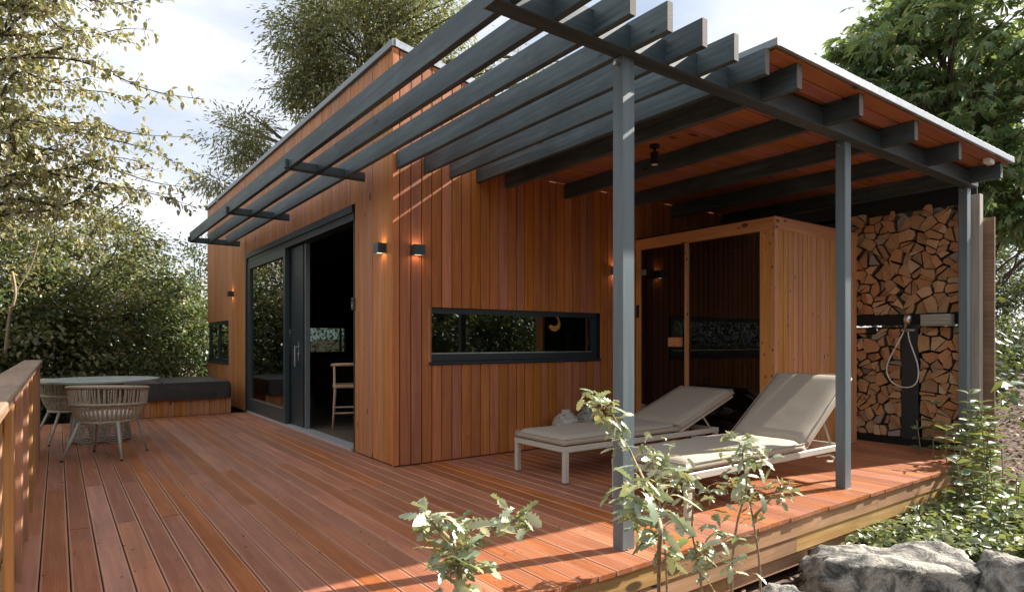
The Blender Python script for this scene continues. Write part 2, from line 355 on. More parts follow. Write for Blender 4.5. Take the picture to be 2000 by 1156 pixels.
# substructure and front boards in three tiers
B(DX0 + .02, DX1 - .02, DY0 + .10, YB + 6 - .25, -.20, -.034).build('joists', M_black, deck)
for (z0, z1, yo, cutx) in ((-.150, -.030, .012, (-.15, 2.9, 5.35, 8.1)), (-.262, -.154, .020, (-.15, 1.9, 4.15, 6.1, 8.1)), (-.375, -.266, .05, (-.15, 3.4, 7.0, 8.1))):
    for a, b in zip(cutx[:-1], cutx[1:]):
        CB(a + .002, b - .002, DY0 + yo, DY0 + yo + .028, z0, z1, c=.003, axis=0).build('fascia_board', M_fascia, deck)
for z0, z1 in ((-.150, -.030), (-.262, -.154)):
    CB(DX1 - .04, DX1 - .012, DY0 + .06, YB, z0, z1, axis=1).build('fascia_board', M_fascia, deck)
for px_ in (0.2, 2.2, 4.2, 6.2, 8.0):
    B(px_ - .05, px_ + .05, DY0 + .12, DY0 + .22, -.7, -.21).build('support_post', M_black, deck)

# ------------------------------------------------------------------ railing
rail = thing('railing', 'light wooden railing with flat brown cap along the left deck edge', 'railing', (-.2, 5.5, 0))
yy = [(2.24, 4.9), (4.903, 8.75)]
for a, b in yy: CB(-.30, -.135, a, b, .955, .995, c=.006, axis=1).build('rail_cap', M_cap, rail)
CB(-.215, -.175, 2.3, 8.7, .83, .953, axis=1).build('top_rail', M_rail, rail)
CB(-.215, -.19, 2.3, 8.7, .06, .15, axis=1).build('bottom_rail', M_rail, rail)
y = 2.34; k = 0
while y < 8.7:
    CB(-.174, -.142, y, y + .095, -.03, .95, c=.005, axis=2).build('railing_post', M_rail, rail)
    for q in (.19, .34, .49, .64):
        if y + q + .11 < 8.72: CB(-.243, -.218, y + q, y + q + .115, -.02, .94, axis=2).build('railing_board', M_rail, rail)
    y += .79 if k else .84; k += 1

# ------------------------------------------------------------------ cabin
YR, XR, ZR = 14.73, 8.05, 4.06
def roofz(x): return ZR - .182 * (x - XA)
cabin = thing('timber_cabin', 'modern cabin clad in vertical reddish larch boards under a grey edged roof', 'cabin', (5, 10, 0))
T = .18
def wallmb(): return MB()
# solid walls behind the boards, round the openings
DA0, DA1, DZ = 6.56, 11.36, 2.70       # door opening along y
WA0, WZ0, WZ1 = 12.65, .79, 1.60       # corner window
wb = MB(); x0, x1 = XA + .024, XA + T
wb.box(x0, x1, YB + .2, DA0, -.2, 3.98); wb.box(x0, x1, DA0, DA1, DZ, 3.98); wb.box(x0, x1, DA1, WA0, -.2, 3.98)
wb.box(x0, x1, WA0, YR - .03, -.2, WZ0); wb.box(x0, x1, WA0, YR - .03, WZ1, 3.98)
wb.build('wall', M_black, cabin)
W0, W1, V0, V1 = 2.985, 5.27, 1.0, 1.53  # ribbon window on wall B
wb = MB(); y0, y1 = YB + .024, YB + T
wb.box(XA + .024, W0, y0, y1, -.2, 3.9); wb.box(W1, XR, y0, y1, -.2, 3.0); wb.box(W0, W1, y0, y1, -.2, V0); wb.box(W0, W1, y0, y1, V1, 3.6)
wb.build('wall', M_black, cabin)
wb = MB(); y0, y1 = YR - T, YR - .01      # rear wall with strip window
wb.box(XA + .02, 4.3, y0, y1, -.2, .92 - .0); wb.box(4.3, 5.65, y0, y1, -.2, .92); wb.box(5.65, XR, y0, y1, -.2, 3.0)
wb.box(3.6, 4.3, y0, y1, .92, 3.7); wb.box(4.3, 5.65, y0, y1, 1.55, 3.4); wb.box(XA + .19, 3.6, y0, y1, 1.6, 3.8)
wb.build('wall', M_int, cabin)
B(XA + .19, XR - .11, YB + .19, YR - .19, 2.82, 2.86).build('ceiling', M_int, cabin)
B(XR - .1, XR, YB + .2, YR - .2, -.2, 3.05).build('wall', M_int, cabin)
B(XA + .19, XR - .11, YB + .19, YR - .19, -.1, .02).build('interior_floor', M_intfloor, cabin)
# roof slab, sloping down to the right
r = MB(); r.add([(XA + .0, YB + .0, ZR - .06), (XR + .1, YB + .0, roofz(XR + .1) - .06), (XR + .1, YR, roofz(XR + .1) - .06), (XA, YR, ZR - .06),
       (XA, YB, ZR + .0), (XR + .1, YB, roofz(XR + .1)), (XR + .1, YR, roofz(XR + .1)), (XA, YR, ZR)],
      [(0, 3, 2, 1), (4, 5, 6, 7), (0, 1, 5, 4), (1, 2, 6, 5), (2, 3, 7, 6), (3, 0, 4, 7)])
r.build('roof', M_zincgrey, cabin)
CB(XA - .035, XA - .003, YB - .03, YR + .03, ZR - .045, ZR + .025, axis=1).build('roof_trim', M_zincgrey, cabin)
def slopebox(xa, xb, ya, yb, za, h, slope):
    return MB().add([(xa, ya, za), (xb, ya, za + slope * (xb - xa)), (xb, yb, za + slope * (xb - xa)), (xa, yb, za), (xa, ya, za + h), (xb, ya, za + h + slope * (xb - xa)), (xb, yb, za + h + slope * (xb - xa)), (xa, yb, za + h)],
      [(0, 3, 2, 1), (4, 5, 6, 7), (0, 1, 5, 4), (1, 2, 6, 5), (2, 3, 7, 6), (3, 0, 4, 7)])
slopebox(XA - .001, XR, YB - .035, YB - .003, ZR - .045, .07, -.182).build('roof_trim', M_metal, cabin)
# boards of wall A
rw = random.Random(11); y = YB - .0; edges = []
while y < YR - .02:
    wd = rw.choice((.105, .118, .118, .13)); edges.append((y, min(y + wd, YR))); y += wd
for (a, b) in edges:
    a2, b2 = a + .0025, b - .0025; pr = rw.uniform(-.0015, .0015)
    mid = (a + b) / 2
    segs = [(.012, ZR - .047)]
    if DA0 - .02 < mid < DA1 + .02: segs = [(DZ, ZR - .047)]
    elif mid > WA0: segs = [(.012, WZ0 - .02), (WZ1, ZR - .047)]
    for (z0, z1) in segs: CB(XA + pr, XA + .021 + pr, a2, b2, z0, z1, c=.003, axis=2).build('plank', M_plankA, cabin)
# boards of wall B
x = XA - .03; first = True
while x < XR - .02:
    wd = .078 if first else rw.choice((.112, .115, .118, .12)); first = False
    a, b = x + .0042, min(x + wd, XR) - .0042; mid = (a + b) / 2; pr = rw.uniform(-.002, .002)
    top = min(roofz(a), roofz(b)) - .047
    if x > 3.62: top = min(top, 4)
    segs = [(.012, top)]
    if W0 - .02 < mid < W1 + .02: segs = [(.012, V0 - .035), (V1 + .012, top)]
    for (z0, z1) in segs: CB(a, b, YB - .021 + pr, YB + pr - .001, z0, z1, c=.0035, axis=2).build('plank', M_plankB, cabin)
    x += wd
# ribbon window in wall B
win = MB(); fy0, fy1 = YB - .012, YB + .10
win.box(W0, W1, fy0 + .02, fy1, V1 - .045, V1 + .008); win.box(W0, W1, fy0 + .02, fy1, V0, V0 + .075)
win.box(W0, W0 + .03, fy0 + .02, fy1, V0 + .075, V1 - .045); win.box(W1 - .06, W1, fy0 + .02, fy1, V0 + .075, V1 - .045)
wf = win.build('window_frame', M_dark, cabin)
B(W0 + .03, W1 - .06, YB + .045, YB + .055, V0 + .075, V1 - .045).build('glass_pane', M_glassB, wf)
CB(W0 - .015, W1 + .035, YB - .045, YB - .022, V0 - .03, V0 - .002, axis=0).build('window_sill', M_dark, wf)
B(W0 + .03, W1 - .06, YB + .02, YB + .044, V0 + .0755, V0 + .086).build('glazing_bead', M_silver, wf)
CB(W0 - .024, W0 - .004, YB - .026, YB - .0215, V0 - .03, V1 + .012, axis=2).build('window_reveal', M_plankA, wf)
CB(XA + .19, XR - .3, YB + .19, YB + .55, V0 - .03, V0 + .03, axis=0).build('interior_sill', M_int, cabin)
# door set
fr = MB(); fx0, fx1 = XA - .004, XA + .17
fr.box(fx0, fx1, DA0, DA1, DZ - .085, DZ - .002); fr.box(fx0 + .02, fx1, DA0, DA1, DZ - .17, DZ - .086)
fr.box(fx0, fx1, DA1 - .07, DA1 - .001, .03, DZ - .086); fr.box(fx0 + .03, fx1, DA0 + .001, DA0 + .03, .03, DZ - .17)
dfr = fr.build('door_frame', M_dark, cabin)
B(fx0 + .005, fx1 - .01, DA0 + .03, DA1 - .07, -.004, .028).build('threshold', M_alu, dfr)
# fixed leaf
a0, a1, lx0, lx1 = 9.10, DA1 - .07, XA + .012, XA + .075
lf = MB(); zt = DZ - .17
lf.box(lx0, lx1, a0, a1, .03, .235); lf.box(lx0, lx1, a0, a1, zt - .11, zt); lf.box(lx0, lx1, a0, a0 + .09, .235, zt - .11); lf.box(lx0, lx1, a1 - .17, a1, .235, zt - .11)
fl = lf.build('fixed_door_leaf', M_fixed, cabin)
B(lx0 + .03, lx0 + .04, a0 + .09, a1 - .17, .235, zt - .11).build('glass_pane', M_glassD, fl)
B(lx0 + .002, lx0 + .02, a0 + .09, a1 - .17, .2355, .247).build('glazing_bead', M_silver, fl)
# sliding leaf pushed open behind it
s0 = 8.52; sx0, sx1 = XA + .085, XA + .15
sl = MB(); sl.box(sx0, sx1, s0, a1 - .3, .035, .2); sl.box(sx0, sx1, s0, a1 - .3, zt - .1, zt - .005); sl.box(sx0, sx1, s0, s0 + .58, .2, zt - .1)
slo = sl.build('sliding_door_leaf', M_dark, cabin)
B(sx0 + .01, sx1 + .01, s0 - .07, s0 - .001, .035, zt - .005).build('seal_strip', M_dark, slo)
B(sx0 + .0, sx0 + .06, s0 - .10, s0 - .075, .035, zt - .005).build('edge_strip', M_zincgrey, slo)
h = MB(); hx = XA + .03
h.box(XA + .02, XA + .084, s0 + .03, s0 + .30, .03 + .9, .03 + .9)if False else None
h.cbox(sx0 - .004, sx0 - .0005, s0 + .18, s0 + .215, .93, 1.20, axis=2)
h.cbox(sx0 - .06, sx0 - .045, s0 + .185, s0 + .21, .86, 1.14, axis=2); h.box(sx0 - .047, sx0 - .003, s0 + .186, s0 + .209, 1.12, 1.14)
h.cbox(sx0 - .035, sx0 - .006, s0 + .11, s0 + .135, 1.02, 1.05)
h.build('door_handle', M_silver, slo)
# corner window of wall A
cw = MB(); cw.box(XA + .03, XA + .13, WA0 + .001, YR - .02, WZ1 - .06, WZ1 - .001); cw.box(XA + .03, XA + .13, WA0 + .001, YR - .02, WZ0 + .001, WZ0 + .07)
cw.box(XA + .03, XA + .13, WA0 + .001, WA0 + .06, WZ0 + .07, WZ1 - .06); cw.box(XA + .03, XA + .13, YR - .09, YR - .02, WZ0 + .07, WZ1 - .06)
cw.box(XA + .03, XA + .13, 13.7, 13.76, WZ0 + .07, WZ1 - .06)
cwo = cw.build('window_frame', M_dark, cabin)
B(XA + .06, XA + .07, WA0 + .06, YR - .09, WZ0 + .07, WZ1 - .06).build('glass_pane', M_glassD, cwo)
CB(XA - .03, XA + .0235, WA0, YR, WZ0 - .018, WZ0 + .004, axis=1).build('window_sill', M_dark, cwo)
# rear strip window seen through the open door
rwn = MB(); rwn.box(4.3, 5.65, YR - .15, YR - .08, .92, .96); rwn.box(4.3, 5.65, YR - .15, YR - .08, 1.52, 1.55); rwn.box(5.5, 5.53, YR - .16, YR - .09, .96, 1.52)
B(4.3, 5.65, YR - .11, YR - .1, .96, 1.52).build('glass_pane', M_glassB, rwn.build('window_frame', M_fixed, cabin))

# interior furniture
isl = thing('kitchen_island', 'black kitchen counter inside the dark room behind the open door', 'counter', (4.6, 11.2, .02))
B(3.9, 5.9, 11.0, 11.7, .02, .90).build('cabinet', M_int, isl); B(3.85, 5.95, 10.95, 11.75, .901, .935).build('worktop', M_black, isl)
def bar_chair():
    t = thing('bar_chair', 'wooden bar chair with curved back inside the open sliding door', 'chair', (0, 0, 0))
    wd = wood('chair_ash', (.45, .28, .16), (.62, .42, .26), 2, (8, 3.2), .5, .1, .1)
    for sx in (-1, 1):
        for sy in (-1, 1):
            top = .86 if sy > 0 else .66
            MB().tube([(sx * .23, sy * .23, 0), (sx * .20, sy * .19, .5), (sx * .21, sy * .20, top)], [.014, .02, .016], 8).build('leg', wd, t, True)
    MB().tube([(.24 * math.cos(a), .02 + .24 * math.sin(a), .86 + .015 * math.sin(a)) for a in np.linspace(-.25, math.pi + .25, 14)], [.012] + [.022] * 12 + [.012], 8).build('back_rail', wd, t, True)
    MB().cbox(-.23, .23, -.22, .22, .555, .60, c=.02).build('seat', wd, t)
    for z in (.22, .30):
        MB().tube([(-.22, .21, z), (.22, .21, z)], .011, 6).build('stretcher', wd, t); 
    MB().tube([(-.21, -.21, .5), (-.21, .21, .5)], .012, 6).build('stretcher', wd, t); MB().tube([(.21, -.21, .5), (.21, .21, .5)], .012, 6).build('stretcher', wd, t)
    return t
bc = bar_chair(); bc.location = (3.27, 8.30, .02); bc.rotation_euler.z = R(160)

# things on the sill behind the ribbon window
jar = MB().lathe([(.045, V0 + .031), (.05, V0 + .04), (.05, V0 + .27), (.046, V0 + .28)], 3.13, YB + .30, 20).build('candle', plain('pale_wax', (.5, .55, .5), .6), smooth=False)
tag(jar, 'tall pale cylinder standing at the left end inside the ribbon window', 'candle')
tl = thing('table_lamp', 'lit disc lamp with orange glow standing behind the ribbon window', 'lamp', (4.75, YB + .3, V0 + .03))
pts = [(4.86 + .075 * math.cos(a), YB + .30, V0 + .43 + .075 * math.sin(a)) for a in np.linspace(R(-150), R(65), 18)]
MB().tube(pts, [.008 + .024 * math.sin(math.pi * min(1, (i + 2) / 14)) for i in range(18)], 8).build('glowing_ring', plain('orange_glow', (.5, .2, .07), .5, emis=((1, .36, .09), .42)), tl, True)
B(4.835, 4.85, YB + .33, YB + .345, V0 + .09, V0 + .36).build('stem', M_black, tl)
CB(4.70, 4.94, YB + .24, YB + .38, V0 + .031, V0 + .10).build('base', plain('sage_base', (.22, .28, .24), .6), tl)
bk = MB(); bk.box(5.05, 5.10, YB + .22, YB + .3, V0 + .031, V0 + .3); tag(bk.build('book', plain('pale_paper', (.4, .44, .42), .7)), 'pale upright book at the right end of the ribbon window', 'book')

# small fittings on the walls
def area(name, loc, dirz, size, power, par):
    l = bpy.data.lights.new(name, 'AREA'); l.shape = 'RECTANGLE'; l.size = size[0]; l.size_y = size[1]; l.energy = power; l.color = (1, .58, .30)
    o = bpy.data.objects.new(name, l); COL.objects.link(o); o.parent = par; pw = WL[par.name]
    o.location = [loc[i] - pw[i] for i in range(3)]; o.rotation_euler = (0, 0, 0) if dirz < 0 else (math.pi, 0, 0)
def wall_lamp(cx, cy, cz, nx, ny, label):
    t = thing('wall_lamp', label, 'wall lamp', (cx, cy, cz), 'up and down wall lamps on the cabin')
    hw, hh, dp = .055, .05, .085
    if nx: a = (cx - dp, cx, cy - hw, cy + hw); c = (cx - dp / 2, cy)
    else: a = (cx - hw, cx + hw, cy - dp, cy); c = (cx, cy - dp / 2)
    m = MB(); th = .004
    m.box(a[0], a[1], a[2], a[2] + th, cz - hh, cz + hh); m.box(a[0], a[1], a[3] - th, a[3], cz - hh, cz + hh)
    m.box(a[0], a[0] + th, a[2] + th, a[3] - th, cz - hh, cz + hh); m.box(a[1] - th, a[1], a[2] + th, a[3] - th, cz - hh, cz + hh)
    m.build('housing', M_fixed, t)
    for s in (-1, 1):
        z = cz + s * (hh - .012); B(a[0] + th, a[1] - th, a[2] + th, a[3] - th, z - .002, z + .002).build('diffuser', M_warm, t)
        area('lamp_light', (c[0], c[1], z + s * .006), s, (.07, .05), .05, t)
wall_lamp(XA - .003, 5.74, 2.115, 1, 0, 'square wall lamp on the narrow wall beside the open door')
wall_lamp(2.83, YB - .024, 2.085, 0, 1, 'square wall lamp round the corner below the sun stripes')
wall_lamp(XA - .003, 12.31, 2.07, 1, 0, 'small wall lamp left of the glazed door')
wall_lamp(5.56, YB - .024, 2.07, 0, 1, 'wall lamp glowing behind the nearest post beside the sauna')
db = thing('door_bell', 'dark video doorbell on the boards right of the open door', 'doorbell', (XA, 6.49, 1.6))
CB(XA - .028, XA - .003, 6.47, 6.53, 1.545, 1.675, c=.006, axis=2).build('housing', M_fixed, db)
MB().tube([(XA - .030, 6.5, 1.645), (XA - .027, 6.5, 1.645)], .014, 14).build('lens', M_black, db)
MB().tube([(XA - .030, 6.5, 1.59), (XA - .0275, 6.5, 1.59)], .012, 14).build('button', M_silver, db)

# ------------------------------------------------------------------ pergola
perg = thing('pergola', 'blue grey timber pergola with slatted left half and boarded roof', 'pergola', (5, 3.5, 0))
PY0, PY1 = 2.52, 2.60
for xc in (2.665, 5.235, 7.845):
    CB(xc - .05, xc + .05, PY0, PY1, 0.002, 2.838, c=.004, axis=2).build('post', M_post, perg)
    MB().tube([(xc - .052, 2.56, 2.80), (xc - .075, 2.56, 2.80)], .012, 8).build('bolt', M_silver, perg)
RZ0, RZ1 = 2.85, 3.01
CB(1.70, 7.92, 2.46, 2.58, 2.839, 2.985, c=.004, axis=0).build('beam', M_greyx, perg)
slat_x = [1.80, 2.075, 2.355, 2.64, 2.935, 3.23, 3.55]
roof_x = [3.92, 4.76, 5.70, 6.63, 7.71]
def rafter(xc, ya, yb, wdt=.045, mat=M_grey):
    o = CB(xc - wdt / 2, xc + wdt / 2, ya, yb, RZ0, RZ1, c=.003, axis=1).build('rafter', mat, perg)
    CB(xc - wdt / 2 + .001, xc + wdt / 2 - .001, ya - .003, ya - .0002, RZ0 + .001, RZ1 - .001, c=.003, axis=1).build('end_grain', M_endgrain, o)
    return o
for i, xc in enumerate(slat_x): rafter(xc, 2.2, 11.56 if i < 3 else YB - .024)
for xc in roof_x: rafter(xc, 2.2, YB - .024, .06)
for yb_ in (6.08, 8.66, 11.5):
    o = CB(1.78, XA - .06, yb_ - .014, yb_ + .014, 2.836, 2.849, axis=0).build('bracket_arm', M_greyx, perg)
    for xa, xb in ((1.824, 2.051), (2.099, 2.331), (2.379, XA - .06)):
        CB(xa, xb, yb_ - .02, yb_ + .02, 2.849, 2.93, axis=0).build('spacer', M_greyx, perg)
    CB(1.745, 1.776, yb_ - .03, yb_ + .03, 2.849, 2.93, axis=2).build('end_plate', M_greyx, perg)
# boarded roof
y = 2.17
while y < YB - .05:
    y1 = min(y + .142, YB - .03)
    for (a, b) in (((3.60, 5.70), (5.703, 7.86)) if int(y * 10) % 2 else ((3.60, 4.76), (4.763, 7.86))):
        CB(a, b, y + .005, y1 - .005, RZ1 + .001, RZ1 + .022, c=.004, axis=0).build('soffit_board', M_soffit, perg)
    y += .142
B(3.58, 7.88, 2.17, YB - .03, RZ1 + .0235, RZ1 + .04).build('roof_sheet', M_black, perg)
CB(3.585, 7.87, 2.135, 2.165, RZ1 + .004, RZ1 + .062, axis=0).build('roof_edge', M_metal, perg)
CB(3.56, 3.584, 2.135, YB - .04, RZ1 + .002, RZ1 + .052, axis=1).build('roof_edge', M_zincgrey, perg)
tag(CB(7.40, 7.52, 2.20, 2.26, 2.955, 3.008, c=.006).build('junction_box', M_white), 'small cream junction box under the right roof corner', 'box')
# dark side panel closing the right end under the roof, overlapped to keep leaking sun off the sauna
B(7.96, 7.99, 2.60, YB - .03, 2.70, 2.915).build('side_panel', M_black, perg)
B(7.96, 7.99, 3.83, YB - .03, 2.50, 2.739).build('side_panel', M_black, perg)
B(7.93, 7.955, 2.60, YB - .03, 2.88, 3.005).build('side_panel', M_black, perg)
sp = thing('ceiling_spotlight', 'black cylinder spotlight hanging from the boarded ceiling', 'spotlight', (4.45, 3.885, 2.9))
MB().lathe([(.045, 2.985), (.045, 3.009)], 4.45, 3.885, 20).build('base', M_black, sp)
MB().lathe([(.012, 2.94), (.012, 2.985)], 4.45, 3.885, 10).build('stem', M_black, sp)
MB().lathe([(.036, 2.83), (.036, 2.94)], 4.45, 3.885, 20).build('housing', M_black, sp)
MB().lathe([(.028, 2.826), (.028, 2.8295)], 4.45, 3.885, 20).build('lens', M_white, sp)

# ------------------------------------------------------------------ sauna
SX, SY0, SX1, SZ = 5.94, 3.60, 7.66, 2.48
sau = thing('outdoor_sauna', 'warm spruce sauna cabin with smoked glass front beside the wall', 'sauna', (6.9, 4.5, 0))
CB(SX - .02, SX + .10, SY0 - .0, YB - .026, SZ - .13, SZ, axis=1).build('top_beam', M_saunay, sau)
CB(SX - .018, SX1, SY0 - .022, SY0 - .001, SZ - .13, SZ + .002, axis=0).build('top_beam', M_saunah, sau)
CB(SX - .016, SX + .09, SY0 + .001, SY0 + .155, .005, SZ - .131, axis=2).build('corner_post', M_sauna, sau)
CB(SX - .016, SX + .09, YB - .10, YB - .027, .005, SZ - .131, axis=2).build('corner_post', M_sauna, sau)
CB(SX - .014, SX + .06, 4.685, 4.725, .06, SZ - .131, axis=2).build('mullion', M_sauna, sau)
CB(SX - .014, SX + .06, SY0 + .156, YB - .101, .005, .06, axis=1).build('bottom_rail', M_saunay, sau)
B(SX + .02, SX + .03, SY0 + .156, 4.684, .061, SZ - .132).build('glass_pane', M_glassS, sau)
dr = B(SX + .006, SX + .016, 4.728, YB - .102, .065, SZ - .135).build('glass_door', M_glassS, sau)
CB(SX - .05, SX + .005, 4.765, 4.935, 1.14, 1.25, c=.006, axis=1).build('door_handle', M_saunay, dr)
for z in (2.03, .35): CB(SX - .012, SX + .0055, YB - .17, YB - .101, z, z + .07, axis=1).build('hinge', M_silver, dr)
CB(SX - .024, SX - .0165, YB - .085, YB - .04, 1.50, 1.66, axis=2).build('control_panel', M_black, sau)
x = SX + .092; k = 0
CB(SX - .017, SX + .05, SY0 - .018, SY0 - .0, .005, SZ - .131, axis=2).build('corner_trim', M_sauna, sau)
x = SX + .052
while x < SX1 - .03:
    b = min(x + .094, SX1); CB(x + .003, b - .007, SY0 - .016, SY0 - .001, .01, SZ - .131, c=.004, axis=2).build('plank', M_sauna, sau); x += .094
B(SX + .091, SX1, SY0, SY0 + .03, .01, SZ - .01).build('wall', M_black, sau)
y = SY0 + .04
while y < YB - .04:
    CB(SX1 - .03, SX1 - .012, y, y + .088, .01, SZ - .03, c=.004, axis=2).build('inner_plank', M_sauna, sau); y += .09
x = SX + .11
while x < SX1 - .05:
    CB(x, x + .088, YB - .045, YB - .027, .01, SZ - .03, c=.004, axis=2).build('inner_plank', M_sauna, sau); x += .09
B(SX - .0, SX1, SY0 + .0, YB - .03, SZ + .003, SZ + .02).build('roof', M_black, sau)
B(SX + .12, SX1 - .04, SY0 + .04, YB - .05, .004, .02).build('floor', M_int, sau)
for z, xa in ((1.02, 7.1), (.55, 6.7)):
    for q in range(5): CB(xa + q * .1, xa + q * .1 + .08, SY0 + .05, YB - .06, z, z + .03, axis=1).build('bench_slat', M_saunay, sau)
for q in range(6): CB(7.05, 7.07, 3.98, YB - .06, .12 + q * .15, .22 + q * .15, axis=1).build('bench_front', M_saunay, sau)
ht = thing('sauna_heater', 'black column heater with brass cage behind the smoked glass', 'heater', (6.25, 4.13, .02))
MB().lathe([(.16, .03), (.16, 1.0), (.13, 1.05)], 6.25, 4.13, 20).build('body', M_black, ht)
cg = MB()
for z in np.arange(.2, 1.0, .16): cg.tube([(6.25 + .17 * math.cos(a), 4.13 + .17 * math.sin(a), z) for a in np.linspace(0, 2 * math.pi, 24, endpoint=False)], .005, 4, closed=True)
for a in np.linspace(2.2, 4.6, 6): cg.tube([(6.25 + .175 * math.cos(a), 4.13 + .175 * math.sin(a), .15), (6.25 + .175 * math.cos(a), 4.13 + .175 * math.sin(a), 1.0)], .004, 4)
cg.build('cage', M_gold, ht)
MB().lathe([(.17, .97), (.175, .98), (.175, 1.04), (.17, 1.05)], 6.25, 4.13, 20).build('collar', M_gold, ht)

# ------------------------------------------------------------------ firewood rack and shower
rack = thing('firewood_rack', 'tall dark frame filled with split logs at the right end of the deck', 'rack', (8.05, 3.2, 0))
B(7.93, 8.32, 2.60, 3.95, .003, .085).build('bottom_rail', M_black, rack)
CB(7.90, 8.32, 2.60, 3.95, 1.40, 1.515, axis=1).build('shelf', M_black, rack)
B(7.925, 8.30, 2.60, 3.80, 2.76, 2.915 - .002).build('top_rail', M_black, rack) if False else None
CB(7.93, 7.975, 3.04, 3.215, .086, 1.399, axis=2).build('centre_board', M_dark, rack)
B(8.0, 8.32, 3.11, 3.15, .086, 1.399).build('divider', M_black, rack)
wtd = wood('weathered_upright', (.32, .29, .25), (.5, .46, .40), 2, (8, 3.2), .8, .1, .4)
CB(8.06, 8.16, 2.49, 2.575, -.3, 2.80, axis=2).build('upright', wtd, rack)
CB(8.20, 8.23, 2.40, 2.575, -.3, 2.55, axis=2).build('outer_board', M_cap, rack)
B(8.33, 8.35, 2.60, 3.95, .0, 1.38).build('light_stop_board', M_black, rack)  # added black backing, keeps bright sky out of the gap below the shelf
B(8.33, 8.35, 2.60, 3.98, 1.52, 2.99).build('light_stop_board', M_black, rack)  # added black backing, raised to stop sun leaking over the logs
def clip(poly, a, b, c):
    "keep a*x+b*y<=c"
    res = []
    for i in range(len(poly)):
        p, q = poly[i], poly[(i + 1) % len(poly)]; dp = a * p[0] + b * p[1] - c; dq = a * q[0] + b * q[1] - c
        if dp <= 0: res.append(p)
        if dp * dq < 0: t = dp / (dp - dq); res.append((p[0] + t * (q[0] - p[0]), p[1] + t * (q[1] - p[1])))
    return res
def cells(y0, y1, z0, z1, s, rg):
    pts = []
    ny_, nz_ = max(1, round((y1 - y0) / s)), max(1, round((z1 - z0) / s))
    for i in range(ny_):
        for j in range(nz_): pts.append((y0 + (i + .5 + rg.uniform(-.46, .46)) * (y1 - y0) / ny_, z0 + (j + .5 + rg.uniform(-.46, .46)) * (z1 - z0) / nz_))
    outp = []
    for i, p in enumerate(pts):
        poly = [(y0, z0), (y1, z0), (y1, z1), (y0, z1)]
        for j, q in enumerate(pts):
            if i == j or abs(q[0] - p[0]) > 3 * s or abs(q[1] - p[1]) > 3 * s: continue
            a, b = q[0] - p[0], q[1] - p[1]; poly = clip(poly, a, b, (q[0] ** 2 + q[1] ** 2 - p[0] ** 2 - p[1] ** 2) / 2)
            if len(poly) < 3: break
        if len(poly) >= 3: outp.append(poly)
    return outp
def parea(p): return abs(sum(p[i][0] * p[(i + 1) % len(p)][1] - p[(i + 1) % len(p)][0] * p[i][1] for i in range(len(p)))) / 2
